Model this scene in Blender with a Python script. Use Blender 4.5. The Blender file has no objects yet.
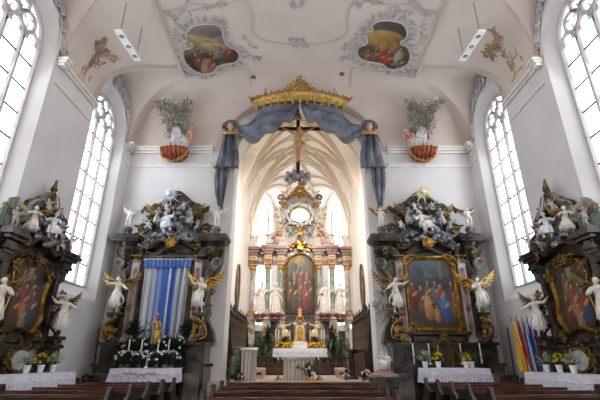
import bpy, bmesh, math, random
from mathutils import Vector, Matrix
import colorsys
PI = math.pi
C = bpy.context.scene.collection
scene = bpy.context.scene

# ------------------------------------------------------------------ camera
FPX = 400.0
PITCH = math.radians(21.6)
EYE = 1.6
cam_d = bpy.data.cameras.new('camera'); cam = bpy.data.objects.new('camera', cam_d); C.objects.link(cam)
cam.location = (0, 0, EYE); cam.rotation_euler = (PI/2 + PITCH, 0, 0)
cam_d.sensor_width = 36; cam_d.lens = 36*FPX/600; cam_d.clip_end = 200
scene.camera = cam
scene.view_settings.view_transform = 'Standard'; scene.view_settings.look = 'None'
scene.view_settings.gamma = 1; scene.view_settings.use_curve_mapping = False
scene.view_settings.exposure = 0.0
cy = scene.cycles
cy.use_denoising = True
cy.max_bounces = 8; cy.diffuse_bounces = 6; cy.glossy_bounces = 3; cy.transmission_bounces = 4; cy.transparent_max_bounces = 8
cy.sample_clamp_indirect = 6; cy.caustics_reflective = False; cy.caustics_refractive = False

# ------------------------------------------------------------------ daylight and added fill lights
world = bpy.data.worlds.new('overcast_sky'); scene.world = world; world.use_nodes = True
bg = world.node_tree.nodes['Background']; bg.inputs[0].default_value = (0.94, 0.97, 1.0, 1); bg.inputs[1].default_value = 5.0

def area(name, loc, direction, sx, sy, power, color=(1,1,1), portal=False, spread=PI):
    l = bpy.data.lights.new(name, 'AREA'); l.shape = 'RECTANGLE'; l.size = sx; l.size_y = sy
    l.energy = power; l.color = color; l.spread = spread
    if portal: l.cycles.is_portal = True
    o = bpy.data.objects.new(name, l); C.objects.link(o); o.location = loc
    o.rotation_euler = Vector(direction).to_track_quat('-Z', 'Y').to_euler()
    return o

NAVE_X = 7.34; BAYS = [13.35, 8.3, 3.25, -1.8, -6.85]; Y_END = 15.5; Y_BACK = -9.4
for s in (-1, 1):
    for i, yc in enumerate(BAYS):
        area('window_daylight', (s*(NAVE_X+0.75), yc, 7.7), (-s, 0, -0.35), 2.0, 7.0, 140,
             (0.86, 0.91, 1.0) if s < 0 else (0.90, 0.93, 1.0))
# added warm fill, hidden behind the chancel arch, to brighten the chancel
area('chancel_fill', (0, 16.6, 10.9), (0, 0.68, -0.74), 3.4, 0.4, 560, (1.0, 0.93, 0.86), spread=2.3)
area('chancel_vault_fill', (-2.9, 20.5, 9.4), (0.5, 0.1, 1), 0.5, 7.0, 20, (1.0, 0.88, 0.74))  # added fill pair that lifts the chancel vault, no fixture there
area('chancel_vault_fill', (2.9, 20.5, 9.4), (-0.5, 0.1, 1), 0.5, 7.0, 20, (1.0, 0.88, 0.74))
for s in (-1, 1):
    area('apse_window_daylight', (s*2.9, 27.9, 8.5), (-s*0.8, -0.75, -0.1), 1.2, 7.5, 90, (1.0, 0.98, 0.95))
# added warm fill panel behind the camera; the back wall has no window
area('rear_fill', (0, Y_BACK+0.6, 7.5), (0, 1, 0.05), 8, 6, 330, (1.0, 0.95, 0.89))

# ------------------------------------------------------------------ materials
MATS = {}
def hexc(h):
    c = [int(h[i:i+2], 16)/255 for i in (0, 2, 4)]
    return tuple(((x/12.92) if x <= 0.04045 else ((x+0.055)/1.055)**2.4) for x in c) + (1,)
def mat(name, c1, c2=None, scale=3.0, rough=0.7, metal=0.0, bump=0.0, detail=4, contrast=(0.35, 0.65), kind='noise', emit=0, stretch=None, spec=0.5):
    if name in MATS: return MATS[name]
    m = bpy.data.materials.new(name); m.use_nodes = True; nt = m.node_tree; b = nt.nodes['Principled BSDF']
    b.inputs['Roughness'].default_value = rough; b.inputs['Metallic'].default_value = metal
    b.inputs['Specular IOR Level'].default_value = spec
    tc = nt.nodes.new('ShaderNodeTexCoord'); mp = nt.nodes.new('ShaderNodeMapping'); nt.links.new(tc.outputs['Object'], mp.inputs[0])
    if stretch: mp.inputs['Scale'].default_value = stretch
    if kind == 'wave':
        n = nt.nodes.new('ShaderNodeTexWave'); n.inputs['Distortion'].default_value = 7; n.inputs['Detail'].default_value = 3
        fac = n.outputs['Color']
    else:
        n = nt.nodes.new('ShaderNodeTexNoise'); n.inputs['Detail'].default_value = detail
        fac = n.outputs['Fac']
    n.inputs['Scale'].default_value = scale
    nt.links.new(mp.outputs[0], n.inputs['Vector'])
    r = nt.nodes.new('ShaderNodeValToRGB'); nt.links.new(fac, r.inputs[0])
    r.color_ramp.elements[0].position = contrast[0]; r.color_ramp.elements[1].position = contrast[1]
    r.color_ramp.elements[0].color = hexc(c1); r.color_ramp.elements[1].color = hexc(c2 or c1)
    nt.links.new(r.outputs[0], b.inputs['Base Color'])
    if bump:
        bp = nt.nodes.new('ShaderNodeBump'); bp.inputs['Strength'].default_value = bump; bp.inputs['Distance'].default_value = 0.02
        nt.links.new(fac, bp.inputs['Height']); nt.links.new(bp.outputs[0], b.inputs['Normal'])
    if emit:
        b.inputs['Emission Color'].default_value = hexc(c1); b.inputs['Emission Strength'].default_value = emit
    MATS[name] = m; return m
def mat_vcol(name, rough=0.6):
    if name in MATS: return MATS[name]
    m = bpy.data.materials.new(name); m.use_nodes = True; nt = m.node_tree; b = nt.nodes['Principled BSDF']
    a = nt.nodes.new('ShaderNodeAttribute'); a.attribute_name = 'Col'
    nt.links.new(a.outputs['Color'], b.inputs['Base Color']); b.inputs['Roughness'].default_value = rough
    MATS[name] = m; return m
def mat_glass(name):
    if name in MATS: return MATS[name]
    m = bpy.data.materials.new(name); m.use_nodes = True; nt = m.node_tree
    for n in list(nt.nodes): nt.nodes.remove(n)
    o = nt.nodes.new('ShaderNodeOutputMaterial'); t = nt.nodes.new('ShaderNodeBsdfTransparent'); g = nt.nodes.new('ShaderNodeBsdfTranslucent')
    t.inputs[0].default_value = (.9, .93, .96, 1); g.inputs[0].default_value = (.9, .92, .95, 1)
    mx = nt.nodes.new('ShaderNodeMixShader'); mx.inputs[0].default_value = 0.25
    nt.links.new(t.outputs[0], mx.inputs[1]); nt.links.new(g.outputs[0], mx.inputs[2]); nt.links.new(mx.outputs[0], o.inputs[0])
    MATS[name] = m; return m

plaster = mat('plaster', 'd0cdcb', 'd9d6d4', 0.8, 0.9)
plaster_vault = mat('vault_plaster', 'cabdb2', 'd2c5bb', 0.7, 0.9)
plaster_chancel = mat('chancel_plaster', 'efe9e1', 'f3eee7', 0.8, 0.9)
stucco = mat('stucco', 'b9b5b4', 'd2cecb', 6, 0.85, bump=0.3)
stucco_line = mat('stucco_line', 'b8ada4', 'c4bab1', 2, 0.9)
stone_white = mat('carved_stone', 'b3adab', 'c6c0bd', 3, 0.8)
marble_dark = mat('dark_marble', '15120f', '4c443d', 3.0, 0.22, detail=8, contrast=(.35, .7))
marble_brown = mat('brown_marble', '211914', '54473d', 2.2, 0.25, detail=8, contrast=(.35, .7))
marble_grey = mat('grey_marble', '33312f', '7d7872', 2.5, 0.3, detail=8)
marble_red = mat('red_marble', '6a4038', 'a8837a', 3.0, 0.35, detail=8, contrast=(.35, .7))
marble_pink = mat('pink_marble', '9b7b73', 'd8c4bb', 3.0, 0.35, detail=8, contrast=(.35, .65))
marble_green = mat('green_marble', '6f7a6c', 'a3ab9c', 3.0, 0.35, detail=8)
marble_pale = mat('pale_marble', '8d8780', 'c1bab2', 2.5, 0.4, detail=8)
gold = mat('gilding', '8f6826', 'cfa450', 5, 0.36, 0.85)
gold_matt = mat('matt_gilding', '94713a', 'cda65c', 8, 0.45, 0.5)
gold_old = mat('old_gilding', '5a4424', 'a08044', 6, 0.42, 0.7)
cloud_grey = mat('tarnished_silver', '4e4f52', '9b9b9c', 6, 0.4, 0.3)
silver = mat('silvered_wood', 'b8bcc2', 'e4e6ea', 6, 0.45, 0.35)
statue_white = mat('white_statue', 'c9c2b8', 'e6e1d8', 6, 0.6)
statue_grey = mat('grey_statue', '8b8a8a', 'c2c0bd', 6, 0.5, 0.2)
flesh = mat('painted_flesh', 'c98f72', 'dba88c', 6, 0.6)
wood_dark = mat('dark_wood', '140c09', '2b1a12', 3, 0.4, stretch=(1, 6, 6))
wood_mid = mat('brown_wood', '2e1c14', '55382a', 3, 0.45, stretch=(1, 6, 6))
wood_black = mat('black_wood', '0b0908', '1a1512', 4, 0.4)
cloth_white = mat('white_linen', 'cfd0dc', 'e2e2ea', 5, 0.9)
drape_blue = mat('grey_blue_paint', '4b505a', '767b85', 2.0, 0.6)
iron = mat('black_iron', '14130f', '24211d', 5, 0.5, 0.3)
leaf = mat('green_leaf', '1d3318', '486b36', 8, 0.6)
leaf_pale = mat('pale_green_leaf', '6e8560', 'b4c2a2', 8, 0.6)
leaf_dark = mat('dark_green_leaf', '0d1c0f', '25402a', 8, 0.6)
petal_white = mat('white_petal', 'e8e8e6', 'fafafa', 8, 0.7)
petal_yellow = mat('yellow_petal', 'c99a10', 'f2cf2e', 8, 0.7)
petal_red = mat('red_petal', '9a1c1c', 'c8402e', 8, 0.7)
pot_white = mat('white_pot', 'd8d8dc', 'eeeef0', 3, 0.4)
wax = mat('candle_wax', 'e8e2d2', 'f4efe2', 3, 0.5)
leadline = mat('iron_bar', '2c3038', '3a3f48', 3, 0.6)

# ------------------------------------------------------------------ mesh helpers
class MB:
    def __init__(s): s.v = []; s.f = []; s.M = Matrix.Identity(4); s.cuts = [0]
    def cut(s):
        if s.cuts[-1] != len(s.v): s.cuts.append(len(s.v))
    def add(s, vs, fs):
        o = len(s.v); M = s.M
        s.v += [M @ Vector(p) for p in vs]; s.f += [tuple(o+i for i in f) for f in fs]
    def box(s, c, d, rz=0.0, top=1.0, R=None):
        x, y, z = d[0]/2, d[1]/2, d[2]/2
        vs = []
        for dz, k in ((-z, 1.0), (z, top)):
            for a, b in ((-1, -1), (1, -1), (1, 1), (-1, 1)):
                p = Vector((a*x*k, b*y*k, dz))
                if rz: p = Matrix.Rotation(rz, 3, 'Z') @ p
                if R: p = R @ p
                vs.append(p + Vector(c))
        s.add(vs, [(3,2,1,0),(4,5,6,7),(0,1,5,4),(1,2,6,5),(2,3,7,6),(3,0,4,7)])
    def lathe(s, prof, c=(0,0,0), seg=16, fold=None, sx=1, sy=1, R=None):
        """prof: list (r, z).  fold: function(angle, k) -> radius factor"""
        vs = []; n = len(prof)
        for k, (r, z) in enumerate(prof):
            for i in range(seg):
                a = 2*PI*i/seg; rr = r*(fold(a, k/(n-1)) if fold else 1)
                p = Vector((rr*math.cos(a)*sx, rr*math.sin(a)*sy, z))
                if R: p = R @ p
                vs.append(p + Vector(c))
        fs = [(k*seg+i, k*seg+(i+1) % seg, (k+1)*seg+(i+1) % seg, (k+1)*seg+i) for k in range(n-1) for i in range(seg)]
        fs.append(tuple(range(seg-1, -1, -1))); fs.append(tuple((n-1)*seg+i for i in range(seg)))
        s.add(vs, fs)
    def cyl(s, c, r, h, seg=14, r2=None): s.lathe([(r, 0), (r if r2 is None else r2, h)], c, seg)
    def sphere(s, c, r, sc=(1,1,1), seg=10, R=None):
        pr = [(max(1e-3, math.sin(PI*i/(seg-2)))*r, -math.cos(PI*i/(seg-2))*r*sc[2]) for i in range(seg-1)]
        s.lathe(pr, c, seg, sx=sc[0], sy=sc[1], R=R)
    def tube(s, pts, rad, seg=7, flat=1.0, up=None, cap=True):
        pts = [Vector(p) for p in pts]; n = len(pts)
        if n < 2: return
        rs = rad if isinstance(rad, (list, tuple)) else [rad]*n
        vs = []; prev = None
        for i, p in enumerate(pts):
            t = (pts[min(i+1, n-1)] - pts[max(i-1, 0)])
            if t.length < 1e-9: t = Vector((0, 0, 1))
            t.normalize()
            if prev is None:
                a = Vector(up) if up is not None else (Vector((0, 0, 1)) if abs(t.z) < .9 else Vector((0, 1, 0)))
            else: a = prev
            a = a - t*a.dot(t)
            if a.length < 1e-6: a = t.orthogonal()
            a.normalize(); prev = a; b = t.cross(a)
            for k in range(seg):
                th = 2*PI*k/seg
                vs.append(p + a*math.cos(th)*rs[i]*flat + b*math.sin(th)*rs[i])
        fs = [(i*seg+k, i*seg+(k+1) % seg, (i+1)*seg+(k+1) % seg, (i+1)*seg+k) for i in range(n-1) for k in range(seg)]
        if cap: fs += [tuple(range(seg-1, -1, -1)), tuple((n-1)*seg+k for k in range(seg))]
        s.add(vs, fs)
    def prism(s, out, d0, d1, plane='xz', scale1=1.0, cen=None):
        """outline (a,b) extruded along the third axis from d0 to d1"""
        n = len(out); vs = []
        if cen is None: cen = (sum(p[0] for p in out)/n, sum(p[1] for p in out)/n)
        for d, k in ((d0, 1.0), (d1, scale1)):
            for a, b in out:
                a = cen[0]+(a-cen[0])*k; b = cen[1]+(b-cen[1])*k
                vs.append({'xz': (a, d, b), 'xy': (a, b, d), 'yz': (d, a, b)}[plane])
        s.add(vs, [tuple(range(n)), tuple(range(2*n-1, n-1, -1))] + [(i+n, (i+1) % n+n, (i+1) % n, i) for i in range(n)])
    def loft(s, rings, closed=True, cap=True):
        n = len(rings[0]); o = []
        for r in rings: o += list(r)
        m = n if closed else n-1
        fs = [(k*n+i, k*n+(i+1) % n, (k+1)*n+(i+1) % n, (k+1)*n+i) for k in range(len(rings)-1) for i in range(m)]
        if cap and closed: fs += [tuple(range(n-1, -1, -1)), tuple((len(rings)-1)*n+i for i in range(n))]
        s.add(o, fs)
    def grid(s, nu, nv, fn):
        vs = [fn(i/nu, j/nv) for j in range(nv+1) for i in range(nu+1)]
        s.add(vs, [(j*(nu+1)+i, j*(nu+1)+i+1, (j+1)*(nu+1)+i+1, (j+1)*(nu+1)+i) for j in range(nv) for i in range(nu)])
    def scroll(s, c, r, turns=1.4, d=1, a0=0.0, w=0.05, plane='xz', depth=None, tail=None, seg=6):
        """a C or S scroll: spiral in from radius r"""
        N = int(14*turns)+2; pts = []; rs = []
        for i in range(N+1):
            t = i/N; a = a0 + d*2*PI*turns*t; q = r*(1-t)**0.9*0.95 + r*0.06
            x, y = q*math.cos(a), q*math.sin(a)
            pts.append({'xz': Vector((x, 0, y)), 'xy': Vector((x, y, 0)), 'yz': Vector((0, x, y))}[plane]+Vector(c)); rs.append(w*(1-0.55*t))
        pts.append(pts[-1]+(pts[-1]-pts[-2])*0.3); rs.append(rs[-1]*1.3)
        if tail:
            pts = [Vector(p) for p in tail]+pts; rs = [w*(0.5+0.5*i/len(tail)) for i in range(len(tail))]+rs
        s.tube(pts, rs, seg)
    def leafshape(s, base, tip, w, bend=0.0, thick=0.01, nrm=(0, -1, 0), curl=0.0):
        """pointed leaf from base to tip"""
        b = Vector(base); t = Vector(tip); ax = t-b; L = ax.length
        if L < 1e-6: return
        nr = Vector(nrm); side = ax.cross(nr)
        if side.length < 1e-6: side = ax.orthogonal()
        side.normalize(); nr = side.cross(ax).normalized()
        cen = []; W = (0.15, .75, 1.0, .8, .45, .03)
        vs = []
        for i, ww in enumerate(W):
            u = i/5; p = b+ax*u + side*bend*math.sin(u*PI/2)*L + nr*curl*L*u*u
            vs += [p-side*w*ww*.5, p+nr*(-thick-0.15*w*ww), p+side*w*ww*.5]
        fs = []
        for i in range(5):
            a = i*3; fs += [(a, a+1, a+4, a+3), (a+1, a+2, a+5, a+4)]
        s.add(vs, fs)
    def build(s, name, m, parent=None, smooth=True, angle=40, split=False):
        if split and len(s.cuts) > 1:
            s.cut(); cs = [c for c in s.cuts if c < len(s.v)]+[len(s.v)]; o = None
            for a, b in zip(cs[:-1], cs[1:]):
                q = MB(); q.v = s.v[a:b]; q.f = [tuple(i-a for i in f) for f in s.f if a <= f[0] < b]; o = q.build(name, m, parent, smooth, angle)
            return o
        me = bpy.data.meshes.new(name); me.from_pydata([tuple(p) for p in s.v], [], s.f); me.update()
        return link(name, me, m, parent, smooth, angle)
def link(name, me, m, parent=None, smooth=True, angle=40):
    if m is not None:
        me.materials.clear(); me.materials.append(m)
    if smooth:
        me.polygons.foreach_set('use_smooth', [True]*len(me.polygons))
        try: me.set_sharp_from_angle(angle=math.radians(angle))
        except Exception: pass
    o = bpy.data.objects.new(name, me); C.objects.link(o)
    if parent is not None: o.parent = parent
    return o
def tag(o, label=None, cat=None, group=None, kind=None):
    if label: o['label'] = label
    if cat: o['category'] = cat
    if group: o['group'] = group
    if kind: o['kind'] = kind
    return o
def empty(name, loc=(0,0,0), rz=0.0, scale=1.0, label=None, cat=None, group=None):
    o = bpy.data.objects.new(name, None); C.objects.link(o); o.location = loc; o.rotation_euler = (0, 0, rz)
    o.scale = (scale,)*3 if not isinstance(scale, tuple) else scale; o.empty_display_size = 0.1
    return tag(o, label, cat, group)
def kids(o): return [c for c in bpy.data.objects if c.parent == o]
def copy_tree(o, parent=None, children=None):
    c = o.copy(); C.objects.link(c); c.parent = parent
    for ch in list(o.children): copy_tree(ch, c)
    return c
def struct(o): o['kind'] = 'structure'; return o
def at(px, py, Y):
    u = (px-300)/FPX; v = (200-py)/FPX; cp, sp = math.cos(PITCH), math.sin(PITCH)
    t = Y/(cp-v*sp); return (u*t, EYE+t*(sp+v*cp))
def smoothpath(pts, n=6):
    """Catmull-Rom"""
    P = [Vector(p) for p in pts]; out = []
    for i in range(len(P)-1):
        p0 = P[max(i-1, 0)]; p1 = P[i]; p2 = P[i+1]; p3 = P[min(i+2, len(P)-1)]
        for k in range(n):
            t = k/n
            out.append(0.5*((2*p1)+(p2-p0)*t+(2*p0-5*p1+4*p2-p3)*t*t+(3*p1-p0-3*p2+p3)*t**3))
    out.append(P[-1]); return out
# ------------------------------------------------------------------ the shell of the nave
Z_COR = 10.0; PLAT = 12.4; PX = 4.8; PY = 13.6
def z_nave(x, y):
    ax = abs(x)
    zx = PLAT+0.6*(1-(ax/PX)**2) if ax <= PX else Z_COR+2.4*math.sqrt(max(0, 1-((ax-PX)/(NAVE_X-PX))**2))
    zy = 99 if y <= PY else Z_COR+(PLAT+0.6*(1-min(1, (ax/PX)**2))-Z_COR)*math.sqrt(max(0, 1-((y-PY)/(Y_END-PY))**2))
    z = min(zx, zy)
    for yc in BAYS:
        t = (y-yc)/1.45
        if abs(t) < 1: z = max(z, Z_COR+2.3*math.sqrt(1-t*t)*(1.0+0.03*(NAVE_X-ax)) if True else 0)  if ax > 3.9 else z
    if y > 9.0:
        t = x/3.6
        if abs(t) < 1 and y > PY-0.4: z = max(z, Z_COR+2.5*math.sqrt(1-t*t))
    return min(z, 13.05)
mb = MB()
mb.grid(260, 440, lambda u, v: (-NAVE_X+2*NAVE_X*u, Y_BACK+(Y_END-Y_BACK)*v, z_nave(-NAVE_X+2*NAVE_X*u, Y_BACK+(Y_END-Y_BACK)*v)))
struct(mb.build('ceiling', plaster_vault, angle=25))

def arch_loop(uc, hw, z0, zs, rise, n=18, point=0.0):
    L = [(uc-hw, z0), (uc-hw, zs)]
    for i in range(1, n):
        a = PI-PI*i/n; L.append((uc+hw*math.cos(a), zs+rise*math.sin(a)*(1+point*(1-abs(math.cos(a))))))
    return L+[(uc+hw, zs), (uc+hw, z0)]
def wall_with_openings(name, m, outer, loops, fn):
    """flat wall with holes; fn maps (u,z) -> 3D"""
    bm = bmesh.new(); edges = []
    for L in [outer]+loops:
        vs = [bm.verts.new(fn(*p)) for p in L]
        edges += [bm.edges.new((vs[i], vs[(i+1) % len(vs)])) for i in range(len(vs))]
    bmesh.ops.triangle_fill(bm, use_beauty=True, edges=edges)
    me = bpy.data.meshes.new(name); bm.to_mesh(me); bm.free()
    return link(name, me, m, smooth=False)
W_HW, W_Z0, W_ZS = 1.30, 3.5, 10.25; G_HW, G_Z0, G_ZS = 1.03, 3.95, 10.15; G_D = 0.31
wn = 0
for s, side in ((-1, 'left'), (1, 'right')):
    loops = [arch_loop(yc, W_HW, W_Z0, W_ZS, 1.3) for yc in BAYS]
    wall_o = struct(wall_with_openings('wall_'+side, plaster, [(Y_BACK, -0.1), (Y_END, -0.1), (Y_END, 13.2), (Y_BACK, 13.2)], loops, lambda u, z: (s*NAVE_X, u, z)))
    mb = MB()
    for yc in BAYS:
        a = arch_loop(yc, W_HW, W_Z0, W_ZS, 1.3); b = arch_loop(yc, G_HW+.06, G_Z0-.06, G_ZS, 1.1)
        c = arch_loop(yc, G_HW+.06, G_Z0-.06, G_ZS, 1.1)
        mb.loft([[(s*NAVE_X, u, z) for u, z in a], [(s*(NAVE_X+G_D), u, z) for u, z in b], [(s*(NAVE_X+G_D+.3), u, z) for u, z in c]], cap=False)
    struct(mb.build('trim_window_reveals_'+side, plaster, angle=30))
    for yc in BAYS[:3]:
        wn += 1; X = s*(NAVE_X+G_D+0.06)
        fr = MB()
        lw = 2*G_HW/3
        # stone mullions, jambs, tracery
        b = arch_loop(yc, G_HW, G_Z0, G_ZS, 1.05)
        fr.tube([(X, u, z) for u, z in b]+[(X, b[0][0], b[0][1])], 0.085, 6)
        for k in (-.5, .5): fr.tube([(X, yc+k*lw, G_Z0), (X, yc+k*lw, G_ZS-.35)], 0.078, 6)
        for k in (-1, 0, 1):
            c0 = yc+k*lw; r = lw/2
            pts = [(X, c0+r*math.cos(PI-PI*i/8), G_ZS-.35+0.42*math.sin(PI*i/8)*(1.0+.25*math.sin(PI*i/8))) for i in range(9)]
            fr.tube(pts, 0.07, 6)
            for q in (-1, 1): fr.tube([(X, c0+q*r, G_ZS-.1), (X, c0+q*r*.45, G_ZS-.15), (X, c0+q*r*.5, G_ZS+.03)], .03, 5)
        for cu, cz, rr in ((-.36, .35, .3), (.36, .35, .3), (0, .72, .27)):
            pts = [(X, yc+cu+rr*math.cos(2*PI*i/14), G_ZS+cz+rr*math.sin(2*PI*i/14)*(1+.2*math.cos(2*PI*i/14+cu))) for i in range(15)]
            fr.tube(pts, 0.062, 6)
            for q in range(3):
                a = 2*PI*q/3+.5; fr.tube([(X, yc+cu+rr*math.cos(a), G_ZS+cz+rr*math.sin(a)), (X, yc+cu+rr*.35*math.cos(a+.6), G_ZS+cz+rr*.35*math.sin(a+.6))], .035, 5)
        w = struct(fr.build('window_%d' % wn, stone_white))
        gl = MB(); L = arch_loop(yc, G_HW+.04, G_Z0-.04, G_ZS, 1.08)
        gl.prism([(u, z) for u, z in L], X+s*.02, X+s*.035, 'yz'); gl.build('window_pane', mat_glass('leaded_glass'), w, smooth=False)
        br = MB()
        z = G_Z0+.75
        while z < G_ZS-.2:
            br.box((X-s*.0, yc, z), (0.03, 2*G_HW, .045)); z += .78
        br.build('saddle_bars', leadline, w, smooth=False)

# nave east wall with the chancel arch
AR_HW, AR_ZS = 2.8, 9.55; Y_CH = 16.5; FLOOR_CH = 0.85
arch = arch_loop(0, AR_HW, 0, AR_ZS, 2.75, 28)
struct(wall_with_openings('wall_front', plaster, [(-NAVE_X, -.1), (-AR_HW, -.1)]+arch[1:-1]+[(AR_HW, -.1), (NAVE_X, -.1), (NAVE_X, 13.2), (-NAVE_X, 13.2)], [], lambda u, z: (u, Y_END, z)))
mb = MB(); mb.loft([[(u, Y_END, z) for u, z in arch], [(u, Y_CH, z) for u, z in arch]], closed=False, cap=False)
struct(mb.build('wall_chancel_arch', plaster, angle=30))
mb = MB(); mb.grid(1, 1, lambda u, v: (-NAVE_X+2*NAVE_X*u, Y_BACK, -0.1+13.3*v)); struct(mb.build('wall_back', plaster))
# floor
fl = mat('floor_tiles', '5a4a40', '7a6a5c', 1.5, 0.5)
mb = MB(); mb.box((0, 3.2, -0.05), (2*NAVE_X, 26, 0.1)); struct(mb.build('floor', fl, smooth=False))
# chancel platform and steps
step_m = mat('step_edge', '3b2620', '53392f', 4, .35); carpet = mat('chancel_floor', 'a8978a', 'b9a99c', 2, .6)
mb = MB(); mb.box((0, 21.9, FLOOR_CH/2), (6.7, 13.9, FLOOR_CH)); mb.box((0, 15.8, FLOOR_CH/2), (4.98, 1.3, FLOOR_CH-.001)); struct(mb.build('floor_chancel', carpet, smooth=False))
tread_l = mat('step_tread', 'a5907f', 'b8a493', 3, .3)
for i, hw in enumerate((2.5, 2.7, 2.85, 3.05, 3.3)):
    z = FLOOR_CH-.155*i; yf = 15.0-.42*i
    mb = MB(); mb.box((0, (yf+15.49)/2, z-.07), (2*hw, 15.49-yf, .13)); o = mb.build('floor_step_riser_%d' % (i+1), mat('dark_step', '17100d', '2a1c16', 4, .35), smooth=False); struct(o)
    mb = MB(); mb.box((0, (yf+15.49)/2-.02, z+.003), (2*hw+.04, 15.49-yf, .016)); struct(mb.build('floor_step_tread_%d' % (i+1), tread_l, smooth=False))

# cornices
def cornice(mb, p0, p1, out, z0, hs):
    """profile pieces along p0->p1 (xy); hs = list (dz0, dz1, projection)"""
    d = Vector((p1[0]-p0[0], p1[1]-p0[1])); L = d.length; ang = math.atan2(d.y, d.x)
    for a, b, pr in hs:
        c = ((p0[0]+p1[0])/2+out[0]*pr/2, (p0[1]+p1[1])/2+out[1]*pr/2, z0+(a+b)/2)
        mb.box(c, (L+pr*0.0, pr, b-a), ang)
PROF = [(-.75, -.62, .05), (-.62, -.56, .09), (-.12, -.02, .12), (-.02, .08, .2), (.08, .16, .27)]
for s, side in ((-1, 'left'), (1, 'right')):
    mb = MB()
    a, b = sorted((s*NAVE_X, s*3.8))
    cornice(mb, (a, Y_END), (b, Y_END), (0, -1), Z_COR, PROF)
    struct(mb.build('trim_cornice_front_'+side, mat('cornice_paint', 'd9d4cf', 'e2ddd8', 2, .8), smooth=False))
    mb = MB()
    cornice(mb, (s*NAVE_X, 14.85), (s*NAVE_X, Y_END), (-s, 0), Z_COR, PROF)
    for yc, y1 in zip(BAYS[1:], BAYS[:-1]):
        cornice(mb, (s*NAVE_X, yc+1.5), (s*NAVE_X, y1-1.4), (-s, 0), Z_COR, [(-.75, -.66, .05), (-.12, -.02, .08), (-.02, .08, .14)])
        for k in range(3): mb.box((s*(NAVE_X-.12-.03*k), yc+1.5, Z_COR-.14+.09*k), (.2+.05*k, .2+.05*k, .09))
    struct(mb.build('trim_cornice_'+side, mat('cornice_paint', 'd9d4cf'), smooth=False))

# stucco frame lines on the vault
def on_vault(x, y, off=0.0): return Vector((x, y, z_nave(x, y)-off))
def vault_line(mb, pts, r=0.035, n=10, smooth=False):
    if smooth: P = smoothpath([(x, y, 0) for x, y in pts], n); P = [(p.x, p.y) for p in P]
    else:
        P = []
        for (x0, y0), (x1, y1) in zip(pts[:-1], pts[1:]): P += [(x0+(x1-x0)*k/n, y0+(y1-y0)*k/n) for k in range(n)]
        P.append(pts[-1])
    mb.tube([on_vault(x, y, r*.3) for x, y in P], r, 6, flat=.6)
mb = MB()
for s in (-1, 1):
    vault_line(mb, [(s*4.78, -4), (s*4.78, 13.55)], .06, 30); vault_line(mb, [(s*4.62, -4), (s*4.62, 13.3)], .025, 30)
    vault_line(mb, [(s*4.78, 13.55), (s*2.15, 13.5)], .05, 10); vault_line(mb, [(s*2.15, 13.5), (s*2.2, 14.4)], .05, 6)
    vault_line(mb, [(s*4.6, 13.4), (s*2.3, 13.35)], .025, 10)
    # curved field in the middle of the vault
    vault_line(mb, [(0, 12.1), (s*.35, 12.25), (s*1.25, 12.05), (s*1.75, 11.6), (s*1.7, 11.0), (s*1.75, 10.4), (s*2.1, 9.9), (s*2.9, 9.6), (s*3.2, 9.2)], .045, 6, True)
    vault_line(mb, [(s*2.0, 10.1), (s*2.9, 10.2), (s*3.6, 10.05), (s*4.4, 10.2)], .03, 5, True)
    vault_line(mb, [(s*1.9, 8.6), (s*2.4, 9.2), (s*3.2, 9.3), (s*4.2, 9.1)], .04, 6, True)
    # edge moulding of lunette arches on the side walls and the back wall
    for yc in BAYS[:3]:
        for rr in (1.30, 1.45):
            mb.tube([(s*(NAVE_X-.03), yc+rr*math.cos(PI*i/20), Z_COR+.05+(rr+.72)*math.sin(PI*i/20)) for i in range(21)], .03 if rr < 1.4 else .02, 6)
            # groin mouldings traced on the cove
        pts = []
        for i in range(25):
            x = NAVE_X-(NAVE_X-4.9)*i/24
            zm = Z_COR+2.4*math.sqrt(max(0, 1-((x-PX)/(NAVE_X-PX))**2)); q = (zm-Z_COR)/(2.3*(1+.03*(NAVE_X-x)))
            if q < 1: pts.append((s*x, yc-1.45*math.sqrt(1-q*q)-.08, zm+0.0))
        mb.tube(pts, .05, 6); mb.tube([(p[0], p[1]-.16, p[2]-.02) for p in pts[2:]], .02, 5)
        pts2 = [(p[0], 2*yc-p[1]+0.0, p[2]) for p in pts]
        if yc < 13: mb.tube(pts2, .05, 6)
struct(mb.build('trim_vault_mouldings', mat('moulding', 'bcaea2', 'c6b8ac', 2, .9)))

# ------------------------------------------------------------------ the shell of the chancel
CH_X = 3.32; Y_AP = 25.6; Y_APEND = 28.6; AP_X = 1.55; ZC0, ZC1 = 10.4, 14.4
def half_ch(y): return CH_X if y <= Y_AP else CH_X+(AP_X-CH_X)*(y-Y_AP)/(Y_APEND-Y_AP)
mb = MB()
for s in (-1, 1):
    mb.grid(1, 1, lambda u, v: (s*CH_X, Y_CH+(Y_AP-Y_CH)*u, 13.5*v))
    mb.grid(1, 1, lambda u, v: (s*(AR_HW+(CH_X-AR_HW)*u), Y_CH, 13.5*v))
side_o = struct(mb.build('wall_chancel_sides', plaster_chancel, smooth=False))
mb = MB(); a2 = arch_loop(0, AR_HW, 0, AR_ZS, 2.75, 28)
struct(wall_with_openings('wall_chancel_arch_rear', plaster_chancel, [(-CH_X, 15), (-CH_X, 0), (-AR_HW, 0)]+a2[1:-1]+[(AR_HW, 0), (CH_X, 0), (CH_X, 15)], [], lambda u, z: (u, Y_CH, z)))
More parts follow.
